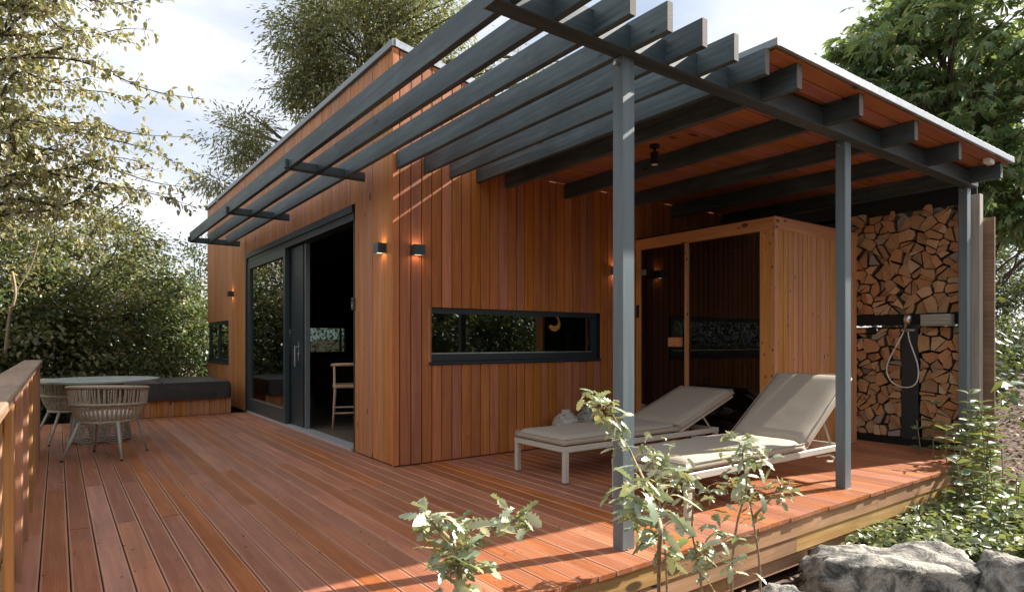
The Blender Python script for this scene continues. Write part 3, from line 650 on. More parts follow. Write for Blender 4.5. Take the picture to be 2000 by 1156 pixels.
def logs(y0, y1, z0, z1, s, label, group, seed, topdrop=0):
    rg = random.Random(seed)
    for poly in cells(y0, y1, z0, z1, s, rg):
        parts = [poly]
        if parea(poly) > .55 * s * s and rg.random() < .78:
            cx = sum(p[0] for p in poly) / len(poly) + rg.uniform(-.02, .02); cz = sum(p[1] for p in poly) / len(poly) + rg.uniform(-.02, .02)
            a = rg.uniform(0, math.pi); na, nb = math.cos(a), math.sin(a); c = na * cx + nb * cz
            parts = [clip(poly, na, nb, c), clip(poly, -na, -nb, -c)]
        for pl in parts:
            # drop tiny edges, shrink a little towards the middle, round one side
            q = []
            for i, p in enumerate(pl):
                if not q or math.dist(p, q[-1]) > .014: q.append(p)
            if len(q) > 2 and math.dist(q[0], q[-1]) < .014: q.pop()
            if len(q) < 3 or parea(q) < .0012: continue
            cy_, cz_ = sum(p[0] for p in q) / len(q), sum(p[1] for p in q) / len(q)
            if topdrop and cz_ > z1 - topdrop and rg.random() < .3: continue
            gap = rg.uniform(.004, .010); ra = rg.gauss(0, .07); cr_, sr_ = math.cos(ra), math.sin(ra); sk_ = rg.uniform(.97, 1.04); q2 = []
            bow = rg.randrange(len(q))
            for i, p in enumerate(q):
                d = math.dist(p, (cy_, cz_)); k = max(.5, 1 - gap / d * 1.3)
                p_ = (cy_ + (p[0] - cy_) * k, cz_ + (p[1] - cz_) * k); n_ = q[(i + 1) % len(q)]
                dn = math.dist(n_, (cy_, cz_)); kn = max(.5, 1 - gap / dn * 1.3); nn_ = (cy_ + (n_[0] - cy_) * kn, cz_ + (n_[1] - cz_) * kn)
                q2.append(p_)
                off = rg.uniform(-.005, .002)
                if i == bow: off = .014
                mid = ((p_[0] + nn_[0]) / 2, (p_[1] + nn_[1]) / 2); dm = math.dist(mid, (cy_, cz_)) or 1
                if math.dist(p_, nn_) > .04: q2.append((mid[0] + (mid[0] - cy_) / dm * off, mid[1] + (mid[1] - cz_) / dm * off))
            q2 = [(cy_ + ((p[0] - cy_) * cr_ - (p[1] - cz_) * sr_) * sk_, cz_ + ((p[0] - cy_) * sr_ + (p[1] - cz_) * cr_) * sk_) for p in q2]
            xf = 7.955 + rg.uniform(-.05, .045); n = len(q2); tl_, tz_ = rg.uniform(-.12, .12), rg.uniform(-.12, .12)
            vs = [(xf + (p[0] - cy_) * tl_ + (p[1] - cz_) * tz_, p[0], p[1]) for p in q2]
            vs += [(xf + .004 + (p[0] - cy_) * tl_, cy_ + (p[0] - cy_) * 1.0, cz_ + (p[1] - cz_) * 1.0) for p in q2]
            k = .965
            vs = [(v[0], cy_ + (v[1] - cy_) * k, cz_ + (v[2] - cz_) * k) for v in vs[:n]] + [(v[0] + .006, v[1], v[2]) for v in vs[n:]] + [(xf + .33, p[0], p[1]) for p in q2]
            fs = [tuple(range(n - 1, -1, -1))] + [(j, (j + 1) % n, n + (j + 1) % n, n + j) for j in range(n)] + [(n + j, n + (j + 1) % n, 2 * n + (j + 1) % n, 2 * n + j) for j in range(n)] + [tuple(range(2 * n, 3 * n))]
            wy, hz_ = (y1 - cy_) / (y1 - y0), (z1 - cz_) / (z1 - z0); ar = parea(q) / (s * s)
            size = 'small' if ar < .34 else ('large' if ar > .75 else 'medium'); sides = {3: 'three-sided', 4: 'four-sided', 5: 'five-sided'}.get(len(q), 'rounded')
            nv = 7 if y1 - y0 > 1 else 8; vert = ['topmost', 'second', 'third', 'fourth', 'fifth', 'sixth', 'seventh', 'lowest'][min(nv - 1, int(hz_ * nv)) if int(hz_ * nv) < nv - 1 else 7]
            lat = (['far left', 'left', 'centre', 'right', 'far right'] if y1 - y0 > 1 else ['left', 'centre', 'right'])
            lat = lat[min(len(lat) - 1, int(wy * len(lat)))]
            lo_ = tag(MB().add(vs, fs).build('firewood_log', M_log), size + ' ' + sides + ' log at ' + lat + ' in the ' + vert + ' row of ' + label, 'log', group); lo_.data.materials.append(M_logshade)
            for pg in list(lo_.data.polygons)[n + 1:]: pg.material_index = 1
logs(2.605, 3.95, 1.517, 2.74, .138, 'the upper stack', 'logs stacked above the shelf', 5, .1)
logs(3.22, 3.86, .087, 1.36, .13, 'the stack left of shower', 'logs stacked left of the shower', 6, .1)
logs(2.605, 3.035, .087, 1.365, .13, 'the stack right of shower', 'logs stacked right of the shower', 8)
gb = CB(7.76, 7.895, 2.67, 2.95, 1.372, 1.50, c=.01, axis=1).build('timber_block', wood('grey_block', (.20, .20, .17), (.36, .35, .30), 1, (8, 3.2), .8, .1, .3))
tag(gb, 'grey weathered timber block lying on the stack right of the shower', 'block')
sh = thing('outdoor_shower', 'chrome hand shower with looping white hose on dark board', 'shower', (7.9, 3.13, 1.2))
CB(7.885, 7.929, 3.06, 3.20, 1.315, 1.345, c=.01, axis=1).build('mixer', M_silver, sh)
MB().tube([(7.86, 3.15, 1.33), (7.84, 3.13, 1.40), (7.83, 3.11, 1.44)], [.012, .013, .018], 8).build('handle', M_silver, sh, True)
MB().tube([(7.832, 3.115, 1.40), (7.823, 3.105, 1.445), (7.818, 3.10, 1.50)], [.03, .042, .034], 14).build('shower_head', M_silver, sh, True)
hp = []
for t in np.linspace(0, 1, 30):
    a = math.pi * t; hp.append((7.86 - .02 * math.sin(a), 3.16 + (.17 * math.sin(min(1, t * 2) * math.pi / 2) * (1 if t < .5 else math.cos((t - .5) * math.pi) * 1)) - .30 * max(0, t - .35) * (1 if t < .75 else max(0, (1 - t) * 4)), 1.32 - .62 * math.sin(a) ** .8))
hp = [(7.86, 3.16, 1.32), (7.855, 3.20, 1.22), (7.85, 3.27, 1.08), (7.85, 3.325, .95), (7.85, 3.335, .84), (7.85, 3.29, .74), (7.85, 3.20, .685), (7.85, 3.10, .68), (7.85, 3.03, .73), (7.85, 3.005, .83), (7.85, 3.015, .95), (7.85, 3.06, 1.10), (7.855, 3.10, 1.22), (7.86, 3.115, 1.31)]
def catmull(p, n=6):
    p = [Vector(q) for q in p]; r_ = []
    for i in range(len(p) - 1):
        a, b, c, d = p[max(0, i - 1)], p[i], p[i + 1], p[min(len(p) - 1, i + 2)]
        for k in range(n):
            t = k / n; r_.append(.5 * ((2 * b) + (c - a) * t + (2 * a - 5 * b + 4 * c - d) * t * t + (3 * b - a - 3 * c + d) * t ** 3))
    r_.append(p[-1]); return r_
MB().tube(catmull(hp), .0075, 6).build('hose', plain('white_hose', (.65, .66, .66), .35), sh, True)

# ------------------------------------------------------------------ hot tub
tub = thing('hot_tub', 'wood clad hot tub under black padded cover beside the cabin', 'hot tub', (1.4, 12.2, 0))
x = .42
while x < 2.30:
    CB(x, x + .082, 11.33, 11.352, .0, .30, axis=2).build('plank', M_plankA, tub); x += .085
y = 11.36
while y < 13.1:
    CB(2.292, 2.31, y, y + .082, .0, .30, axis=2).build('plank', M_plankA, tub); y += .085
B(.42, 2.285, 11.357, 13.1, -.3, .30).build('shell', M_black, tub)
for a, b in ((.38, 1.36), (1.37, 2.345)):
    m_ = MB(); n = 7
    for i in range(n + 1):
        for j in range(3): pass
    m_.cbox(a, b, 11.27, 13.15, .43, .54, c=.02, axis=1)
    m_.build('cover_panel', M_cover, tub)
sk = MB(); n = 60; vs = []; 
per = [(.375 + (2.35 - .375) * t, 11.262) for t in np.linspace(0, 1, 40)] + [(2.352, 11.262 + (13.15 - 11.262) * t) for t in np.linspace(.02, 1, 30)]
rr = random.Random(4)
for (a, b) in per:
    o1 = rr.uniform(-.006, .006); vs += [(a + o1, b - .004, .50), (a + o1 * 2, b - .012 + rr.uniform(-.008, .008), .40), (a + o1 * 2, b - .004 + rr.uniform(-.01, .01), .265 + rr.uniform(-.012, .012))]
fs = [(3 * i + j, 3 * i + 3 + j, 3 * i + 4 + j, 3 * i + 1 + j) for i in range(len(per) - 1) for j in (0, 1)]
sk.add(vs, fs).build('cover_skirt', M_cover, tub, True)

# ------------------------------------------------------------------ table and chairs
tb = thing('round_table', 'round sage topped garden table on flared woven rope base', 'table', (.42, 9.08, 0))
MB().lathe([(.60, .715), (.63, .725), (.63, .745), (.62, .75)], .42, 9.08, 48).build('tabletop', M_tabletop, tb)
wv = MB(); rg = random.Random(2); n = 30
for k in range(26):
    z = .02 + k * .0265; r0 = .33 - .10 * z / .7
    wv.tube([(.42 + r0 * math.cos(a), 9.08 + r0 * math.sin(a), z + .022 * math.sin(7 * a + k * .12)) for a in np.linspace(0, 2 * math.pi, 42, endpoint=False)], .0075, 4, closed=True)
wv.build('woven_base', M_ropeg, tb, kind='stuff')
pr_ = MB()
for a in np.linspace(0, 2 * math.pi, 7, endpoint=False): pr_.tube([(.42 + .325 * math.cos(a), 9.08 + .325 * math.sin(a), 0), (.42 + .225 * math.cos(a), 9.08 + .225 * math.sin(a), .714)], .011, 6)
pr_.build('base_frame', M_leg, tb)

def rope_chair(label):
    t = thing('rope_chair', label, 'chair', (0, 0, 0), 'rope armchairs at the round table')
    # back of the chair is at -y; shell is a horseshoe open to +y
    def ring(rx, ry, z, a): return (rx * math.cos(a), .03 + ry * math.sin(a), z)
    A0, A1 = R(180 - 28), R(360 + 28)
    def prof(s, a):
        # s 0 seat ring .. 1 top rail
        front = max(0, math.sin(a)) ; k = .5 - .5 * math.sin(a)
        rx = .245 + (.335 - .245) * (s ** .8); ry = .23 + (.315 - .23) * (s ** .8)
        z = .37 + (.36 - .06 * (1 - k)) * s
        bulge = .018 * math.sin(math.pi * s)
        return ring(rx + bulge, ry + bulge, z, a)
    aa = np.linspace(A0, A1, 26)
    MB().tube([prof(1, a) for a in aa] , .019, 8).build('top_rail', M_rope, t, True)
    MB().tube([prof(0, a) for a in aa], .015, 6).build('seat_ring', M_rope, t, True)
    MB().tube([prof(.5, a) for a in aa], .014, 6).build('middle_band', M_rope, t, True)
    rp = MB(); n = 64
    for i in range(n):
        a = A0 + (A1 - A0) * i / (n - 1); j = .012 * (1 if i % 2 else -1)
        rp.tube([prof(s, a + (j * 1.6 if s < .5 else -j) + (.05 * math.sin(i * 2.3) * (s - .5) if s > .5 else 0)) for s in (0, .25, .5, .75, 1)], .0062, 4, cap=False)
    rp.build('woven_rope', M_rope, t, kind='stuff')
    for a in (A0, A1): MB().tube([prof(s, a) for s in (0, .3, .6, 1)], .014, 6).build('arm_front', M_leg, t, True)
    MB().lathe([(.20, .375), (.235, .39), (.24, .43), (.20, .455)], 0, .03, 24).build('seat_cushion', M_seat, t, True)
    MB().lathe([(.24, .355), (.245, .365), (.24, .374)], 0, .03, 24).build('seat_base', M_leg, t)
    for sx in (-1, 1):
        MB().tube([(sx * .17, -.15, .37), (sx * .26, -.27, .012)], [.015, .012], 8).build('leg', M_leg, t, True)
        MB().tube([(sx * .19, .20, .37), (sx * .25, .27, .012)], [.015, .012], 8).build('leg', M_leg, t, True)
    for sx in (-1, 1):
        MB().tube([(sx * .26, -.27, 0), (sx * .26, -.27, .012)], .013, 8).build('foot', M_black, t); MB().tube([(sx * .25, .27, 0), (sx * .25, .27, .012)], .013, 8).build('foot', M_black, t)
    return t
c1 = rope_chair('beige rope armchair nearest the camera with its back turned'); c1.location = (.42, 7.80, 0); c1.rotation_euler.z = R(-29); c1.scale = (1.08, 1.08, 1.02)
c2 = copy_tree(c1); c2['label'] = 'beige rope armchair behind the table next to the railing'; c2.location = (.13, 9.28, 0); c2.rotation_euler.z = R(-75)

# ------------------------------------------------------------------ loungers
def pillow_box(x0, x1, y0, y1, z0, z1, r=.03, nx=14, ny=8, rg=None):
    "softly rounded cushion, top slightly domed, edges rolled"
    m = MB(); rows = []
    def sup(t): return math.copysign(1, t) * (1 - (1 - abs(t)) ** 2.6) if True else t
    us = np.linspace(-1, 1, nx); vs_ = np.linspace(-1, 1, ny)
    top = []; bot = []
    for u in us:
        for v in vs_:
            x = (x0 + x1) / 2 + u * (x1 - x0) / 2; y = (y0 + y1) / 2 + v * (y1 - y0) / 2
            e = min(((1 - abs(u)) * (x1 - x0) / 2), ((1 - abs(v)) * (y1 - y0) / 2)); k = min(1, e / .06); hh = math.sqrt(max(0, 1 - (1 - k) ** 2)) * (1 - .05 * math.sin(x * 23 + y * 9) * math.sin(y * 31)); hh = min(hh, 1)
            ins = .012 * (1 - hh)
            top.append((x - math.copysign(ins if abs(u) > .99 else 0, u), y - math.copysign(ins if abs(v) > .99 else 0, v), z1 - r * (1 - hh) + (rg.uniform(-.002, .002) if rg else 0)))
            bot.append((x, y, z0 + r * .4 * (1 - hh)))
    m.v = top + bot; n = nx * ny
    for i in range(nx - 1):
        for j in range(ny - 1):
            a = i * ny + j; m.f.append((a, a + ny, a + ny + 1, a + 1)); m.f.append((n + a, n + a + 1, n + a + ny + 1, n + a + ny))
    loop = [i * ny for i in range(nx)] + [(nx - 1) * ny + j for j in range(1, ny)] + [i * ny + ny - 1 for i in range(nx - 2, -1, -1)] + [j for j in range(ny - 2, 0, -1)]
    for i, a in enumerate(loop):
        b = loop[(i + 1) % len(loop)]; m.f.append((a, n + a, n + b, b))
    return m
def lounger(label, x0, y0, ang, extra):
    W, Ls = .72, 1.50; t = thing('sun_lounger', label, 'sun lounger', (x0, y0, 0), 'sun loungers under the pergola roof')
    # y0 near side; foot end x0; head end towards +x
    L_ = 2.10; fz0, fz1 = .262, .312; yl = y0 + W
    for ya in (y0, yl - .03): CB(x0, x0 + L_, ya, ya + .03, fz0, fz1, axis=0).build('side_rail', M_cream, t)
    CB(x0, x0 + .03, y0 + .031, yl - .031, fz0, fz1, axis=1).build('end_rail', M_cream, t); CB(x0 + L_ - .03, x0 + L_, y0 + .031, yl - .031, fz0, fz1, axis=1).build('end_rail', M_cream, t)
    for xa in (x0, x0 + L_ - .05):
        for ya in (y0, yl - .045):
            CB(xa, xa + .045, ya + .0, ya + .045, .008, fz0 - .0005, axis=2).build('leg', M_cream, t)
            B(xa + .004, xa + .04, ya + .004, ya + .04, 0, .0075).build('foot', M_black, t)
    for q in range(9): CB(x0 + .1 + q * .155, x0 + .16 + q * .155, y0 + .032, yl - .032, fz1 - .022, fz1 - .006, axis=1).build('slat', M_cream, t)
    rg = random.Random(int(y0 * 10))
    pillow_box(x0 - .01, x0 + Ls, y0 + .005, yl - .005, fz1 + .002, fz1 + .082, .028, 22, 12, rg).build('seat_cushion', M_cush, t, True)
    def seam(xa, xb, z): return [(xa + .01, y0 + .012, z), (xb - .01, y0 + .012, z), (xb - .004, y0 + .03, z), (xb - .004, yl - .03, z), (xb - .01, yl - .012, z), (xa + .01, yl - .012, z), (xa - .0, yl - .03, z), (xa - .0, y0 + .03, z)]
    MB().tube(seam(x0 - .006, x0 + Ls, fz1 + .060), .0035, 5, closed=True).build('piping', M_cush, t, True)
    # backrest
    BL = .82 + .12; ca, sa = math.cos(ang), math.sin(ang); hx, hz = x0 + Ls + .012, fz1 + .0
    def rot(mb):
        mb.v = [(hx + (v[0]) * ca - (v[2]) * sa, v[1], hz + v[0] * sa + v[2] * ca) for v in mb.v]; return mb
    rot(pillow_box(0.0, BL, y0 + .005, yl - .005, .012, .092, .028, 16, 12, rg)).build('back_cushion', M_cush, t, True)
    rot(MB().tube([(p[0] - x0, p[1], p[2]) for p in seam(x0 + .005, x0 + BL, .070)], .0035, 5, closed=True)).build('piping', M_cush, t, True)
    fr_ = MB(); fr_.box(0, BL - .04, y0 + .03, y0 + .055, -.016, .010); fr_.box(0, BL - .04, yl - .055, yl - .03, -.016, .010); fr_.box(BL - .04, BL - .015, y0 + .03, yl - .03, -.016, .010)
    rot(fr_).build('backrest_frame', M_cream, t)
    mx_, mz_ = hx + .42 * ca, hz + .42 * sa
    for ya in (y0 + .06, yl - .06):
        MB().tube([(mx_, ya, mz_ - .01), (mx_ + .16, ya, fz0 + .01)], .010, 6).build('strut', M_cream, t)
    MB().tube([(x0 + L_ - .42, y0 + .02, .245), (x0 + L_ - .2, y0 + .02, .235), (x0 + L_ - .13, y0 + .02, .205), (x0 + L_ - .16, y0 + .02, .175), (x0 + L_ - .25, y0 + .02, .185)], .010, 6).build('lever', M_cream, t)
    return t
lounger('taupe sun lounger next to the cabin wall with its backrest half raised', 3.45, 3.985, R(19.5), 0)
lounger('taupe sun lounger between the posts with steeply raised backrest in sun', 3.43, 2.70, R(35), 0)

# ------------------------------------------------------------------ vases
def vasemat(name, c):
    m, nt, o = newmat(name); L = nt.links.new; b = N(nt, 'ShaderNodeBsdfPrincipled'); b.inputs['Roughness'].default_value = .85; L(b.outputs[0], o.inputs[0])
    tc = N(nt, 'ShaderNodeTexCoord'); n = N(nt, 'ShaderNodeTexNoise'); n.inputs['Scale'].default_value = 28; n.inputs['Detail'].default_value = 8; n.inputs['Roughness'].default_value = .7; L(tc.outputs['Object'], n.inputs['Vector'])
    L(ramp(nt, [(.36, tuple(x * .15 for x in c)), (.47, tuple(x * .75 for x in c)), (.7, c)], n.outputs[0]), b.inputs['Base Color']); return m
va = thing('round_vase', 'round whitish speckled clay vase by the wall behind the lounger', 'vase', (4.57, 5.26, 0))
MB().lathe([(.09, 0), (.14, .05), (.165, .18), (.165, .28), (.13, .36), (.07, .41), (.05, .42), (.055, .445), (.045, .446)], 4.57, 5.26, 28).build('body', vasemat('chalk_clay', (.55, .50, .43)), va, True)
va = thing('round_vase', 'darker grey speckled clay vase right of the whitish one', 'vase', (4.91, 5.29, 0))
MB().lathe([(.09, 0), (.13, .05), (.16, .16), (.165, .27), (.12, .36), (.06, .41), (.05, .425), (.075, .455), (.06, .456)], 4.91, 5.29, 28).build('body', vasemat('grey_clay', (.34, .33, .29)), va, True)

# ------------------------------------------------------------------ vegetation
ML_hedge = leafmat('hedge_leaf', (.036, .070, .034), (.08, .13, .055), (.24, .22, .10), .35, .05)
ML_bush = leafmat('olive_leaf', (.06, .075, .03), (.15, .15, .065), (.34, .27, .13), .3, .05)
ML_branch = leafmat('pale_branch_leaf', (.17, .19, .08), (.38, .34, .16), (.58, .45, .24), .4, .10)
ML_willow = leafmat('willow_leaf', (.09, .12, .06), (.22, .22, .10), (.38, .32, .16), .4, .06)
ML_chest = leafmat('chestnut_leaf', (.11, .21, .10), (.19, .31, .14), (.36, .36, .17), .5, .06)
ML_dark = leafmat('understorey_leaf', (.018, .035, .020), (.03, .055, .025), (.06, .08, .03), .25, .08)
ML_oak = leafmat('oak_leaf', (.22, .29, .17), (.36, .40, .25), (.45, .41, .20), .3, .10, .45)
ML_oakdry = leafmat('dry_oak_leaf', (.30, .16, .07), (.38, .22, .10), (.42, .27, .13), .3, .08)
ML_dog = leafmat('dogwood_leaf', (.06, .13, .06), (.12, .17, .075), (.24, .25, .09), .35, .07, .45)
ML_cover = leafmat('ground_leaf', (.09, .14, .06), (.21, .24, .12), (.34, .34, .20), .35, .06)

def leaf_mesh(name, centers, dirs, length, width, mat, parent=None, kind=None, shape='leaf', droop=.2, rs=None, label=None, cat=None):
    "many small leaves as one mesh; leaf = folded rhombus, palm = five leaflets"
    n = len(centers); rs = rs or np.random.RandomState(1)
    C = np.asarray(centers, float); D = np.asarray(dirs, float); D /= np.linalg.norm(D, axis=1)[:, None] + 1e-9
    up_ = rs.normal(size=(n, 3)) * .55 + np.array([0, 0, 1.0]); S = np.cross(D, up_); S /= np.linalg.norm(S, axis=1)[:, None] + 1e-9; U = np.cross(S, D)
    Ls = length * rs.uniform(.65, 1.25, n)[:, None]; Ws = width * rs.uniform(.7, 1.2, n)[:, None]
    if shape == 'palm':
        V = []; Fc = []; b = 0
        angs = [-1.25, -.62, 0, .62, 1.25]
        for a in angs:
            d = D * math.cos(a) + S * math.sin(a); s = S * math.cos(a) - D * math.sin(a); l = Ls * (1 - .22 * abs(a)); dd = np.array([0, 0, -1.0]) * l
            V.append(np.stack([C, C + d * l * .55 + s * Ws * .5 + dd * droop * .3, C + d * l + dd * droop * 1.3, C + d * l * .55 - s * Ws * .5 + dd * droop * .3], 1))
        V = np.concatenate([v[:, None] for v in V], 1).reshape(-1, 3)
        q = np.arange(n * 5)[:, None] * 4 + np.array([0, 1, 2, 3]); k = 4
        faces = q
    elif shape == 'six':
        dd = np.array([0, 0, -1.0]) * Ls
        V = np.stack([C, C + D * Ls * .3 + S * Ws * .42 + U * Ws * .12, C + D * Ls * .72 + S * Ws * .33 + U * Ws * .1 + dd * droop * .4, C + D * Ls + dd * droop, C + D * Ls * .72 - S * Ws * .33 + U * Ws * .1 + dd * droop * .4, C + D * Ls * .3 - S * Ws * .42 + U * Ws * .12], 1).reshape(-1, 3)
        base = np.arange(n)[:, None] * 6; faces = np.concatenate([base + np.array([0, 1, 2, 3]), base + np.array([0, 3, 4, 5])])
    else:
        dd = np.array([0, 0, -1.0]) * Ls
        V = np.stack([C, C + D * Ls * .5 + S * Ws * .5 + dd * droop * .3, C + D * Ls + dd * droop, C + D * Ls * .5 - S * Ws * .5 + dd * droop * .3], 1).reshape(-1, 3)
        faces = np.arange(n)[:, None] * 4 + np.array([0, 1, 2, 3])
    c0 = V.mean(0); V = V - c0
    me = bpy.data.meshes.new(name); nf = len(faces); me.vertices.add(len(V)); me.vertices.foreach_set('co', V.astype(np.float32).ravel())
    me.loops.add(nf * 4); me.loops.foreach_set('vertex_index', faces.astype(np.int32).ravel()); me.polygons.add(nf)
    me.polygons.foreach_set('loop_start', np.arange(nf, dtype=np.int32) * 4); me.polygons.foreach_set('loop_total', np.full(nf, 4, dtype=np.int32)) if False else None
    me.update(calc_edges=True); me.validate(); me.materials.append(mat)
    o = bpy.data.objects.new(name, me); COL.objects.link(o); pw = WL.get(parent.name, (0, 0, 0)) if parent else (0, 0, 0)
    o.location = [c0[i] - pw[i] for i in range(3)]; WL[o.name] = tuple(c0)
    if parent: o.parent = parent
    if kind: o['kind'] = kind
    if label: tag(o, label, cat)
    return o
def clump_tree(name, label, cat, base, blobs, lm, bark, nl, ls, lw, seed, trunk_r=.12, shape='leaf', flat=.6, csize=.35, per=60, spine=None, droop=.2, outward=.8, group=None, kind=None, nbranch=60):
    """trunk, limbs to leaf clumps, clumps spread through the ellipsoid blobs (centre, radii, share)"""
    rs = np.random.RandomState(seed); t = thing(name, label, cat, tuple(base), group)
    tot = sum(b[2] for b in blobs); cl = []; par = []
    for c, rad, share in blobs:
        k = max(1, int(nl / per * share / tot)); v = rs.normal(size=(k, 3)); v /= np.linalg.norm(v, axis=1)[:, None]
        rr_ = rs.uniform(.12, 1, k) ** (1 / 2.2) * (1 + rs.normal(size=k) * .07)
        cl.append(np.array(c) + v * rr_[:, None] * np.array(rad)); par += [c] * k
    cl = np.concatenate(cl); K = len(cl)
    cs = csize * rs.uniform(.55, 1.4, K)
    idx = np.repeat(np.arange(K), np.maximum(4, (per * (cs / csize) ** 1.5 * rs.uniform(.5, 1.4, K)).astype(int)))
    g_ = rs.normal(size=(len(idx), 3)) * np.array([1, 1, flat]) * .55; pos = cl[idx] + g_ * cs[idx][:, None]
    pc = np.array(par)[idx]; dr_ = (pos - pc); dr_ /= np.linalg.norm(dr_, axis=1)[:, None] + 1e-6
    dirs = dr_ * outward + g_ * .6 + rs.normal(size=pos.shape) * .55; dirs[:, 2] -= .15
    leaf_mesh('crown', pos, dirs, ls, lw, lm, t, shape=shape, droop=droop, rs=rs)
    # wood
    br = MB(); topz = max(c[2] for c, _, _ in blobs)
    sp_ = spine or [tuple(base), tuple(np.array(base) * .5 + np.array(blobs[0][0]) * .5 * np.array([1, 1, 1])), tuple(blobs[0][0])]
    sp_ = catmull(sp_, 6); n_ = len(sp_)
    MB().tube(sp_, [trunk_r * (1 - .8 * i / (n_ - 1)) for i in range(n_)], 8).build('trunk', bark, t, True)
    A = np.array([list(p) for p in sp_])
    sel = rs.permutation(K)[:nbranch]
    for i in sel:
        c = cl[i]; dd = np.linalg.norm(A - c, axis=1) + np.maximum(0, A[:, 2] - c[2] + .2) * 1.5; j = int(np.argmin(dd)); j = max(1, j - 2 if len(A) > 3 else j)
        a = A[j]; mid = (a + c) / 2 + rs.normal(size=3) * .12 * np.linalg.norm(c - a) * .5; mid[2] += .04 * np.linalg.norm(c - a)
        ln = np.linalg.norm(c - a); r0 = min(trunk_r * .4, .012 * ln + .006)
        pts_ = catmull([a, mid, c, c + (c - mid) * .25], 4); nn = len(pts_)
        br.tube(pts_, [r0 * (1 - .8 * q / (nn - 1)) for q in range(nn)], 5, cap=False)
    if br.v: br.build('branch', bark, t, True)
    return t
def Pb(px, py, w, rx, ry, rz, share): return (tuple(P(px, py, w)), (rx, ry, rz), share)

# tree top centre behind the cabin
b_ = [Pb(700, 90, 21, 2.6, 2.6, 2.2, 5), Pb(800, 30, 21, 2.0, 2.2, 1.6, 3), Pb(600, 60, 21, 1.3, 1.6, 1.3, 2), Pb(600, 170, 21, .9, 1, .9, 1.1), Pb(470, 265, 21, .9, 1.0, .95, 1.1), Pb(480, 320, 21, .7, .8, .5, .5), Pb(850, 150, 22, 2.0, 2, 1.8, 1.8), Pb(1000, 170, 22, 1.8, 2, 1.2, 1.2), Pb(720, -60, 21, 2.6, 2.6, 1.5, 2.5), Pb(420, 350, 21, .5, .6, .4, .2), Pb(680, 190, 22, 2.2, 2, 1.4, 2.0)]
bs = P(760, 700, 22); bs.z = -.4
clump_tree('tall_tree', 'tall airy willow like tree rising behind the cabin roof', 'tree', bs, b_, ML_willow, M_bark, 52000, .19, .055, 21, .22, csize=.5, per=70, droop=.25, spine=[tuple(bs), tuple(P(740, 300, 22)), tuple(P(720, 100, 21)), tuple(P(700, -60, 21))], nbranch=90)
# hazel/chestnut tree on the right
b_ = [Pb(1850, 130, 15, 2.4, 2.2, 2.3, 5), Pb(1960, 60, 14.5, 2.2, 2, 2.0, 4), Pb(1730, 180, 16, 1.3, 1.4, 1.1, 1.8), Pb(1680, 120, 16, .7, .8, .6, .5), Pb(1780, 60, 15.5, 1.0, 1.2, .9, 1.3), Pb(1880, 330, 14.5, 1.7, 1.6, 1.2, 2.5), Pb(2020, 300, 14, 1.8, 1.8, 2.0, 3), Pb(1960, 420, 15, 1.3, 1.4, .9, 1.5), Pb(1800, 240, 16.5, 1.8, 1.6, 1.3, 2), Pb(1660, 220, 16.5, .7, .8, .45, .5)]
bs = P(1890, 720, 16.5); bs.z = .0
clump_tree('chestnut_tree', 'broad green chestnut tree with drooping fingered leaves right of the roof', 'tree', bs, b_, ML_chest, M_bark, 9500, .25, .085, 33, .22, shape='palm', csize=.45, per=26, flat=.35, droop=.28, spine=[tuple(bs), tuple(P(1880, 450, 16)), tuple(P(1850, 200, 15.5)), tuple(P(1830, 20, 15))], nbranch=120)
# understorey behind the rack
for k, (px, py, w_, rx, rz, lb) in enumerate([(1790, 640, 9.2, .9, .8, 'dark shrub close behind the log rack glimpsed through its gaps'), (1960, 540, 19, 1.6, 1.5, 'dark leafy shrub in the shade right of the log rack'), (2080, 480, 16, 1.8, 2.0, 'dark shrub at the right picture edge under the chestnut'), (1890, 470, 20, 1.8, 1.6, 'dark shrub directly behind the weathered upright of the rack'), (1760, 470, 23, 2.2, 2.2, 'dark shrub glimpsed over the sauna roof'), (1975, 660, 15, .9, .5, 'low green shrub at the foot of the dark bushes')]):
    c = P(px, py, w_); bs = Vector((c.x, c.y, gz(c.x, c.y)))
    clump_tree('shrub', lb, 'shrub', bs, [(tuple(c), (rx, rx, rz), 3), ((c.x + .5, c.y - .3, c.z - rz * .8), (rx * .9, rx * .9, rz * .8), 2)], ML_dark if k < 5 else ML_dog, M_bark, 5200 if k < 5 else 1500, .11, .07, 50 + k, .06, csize=.3, per=45, nbranch=25)
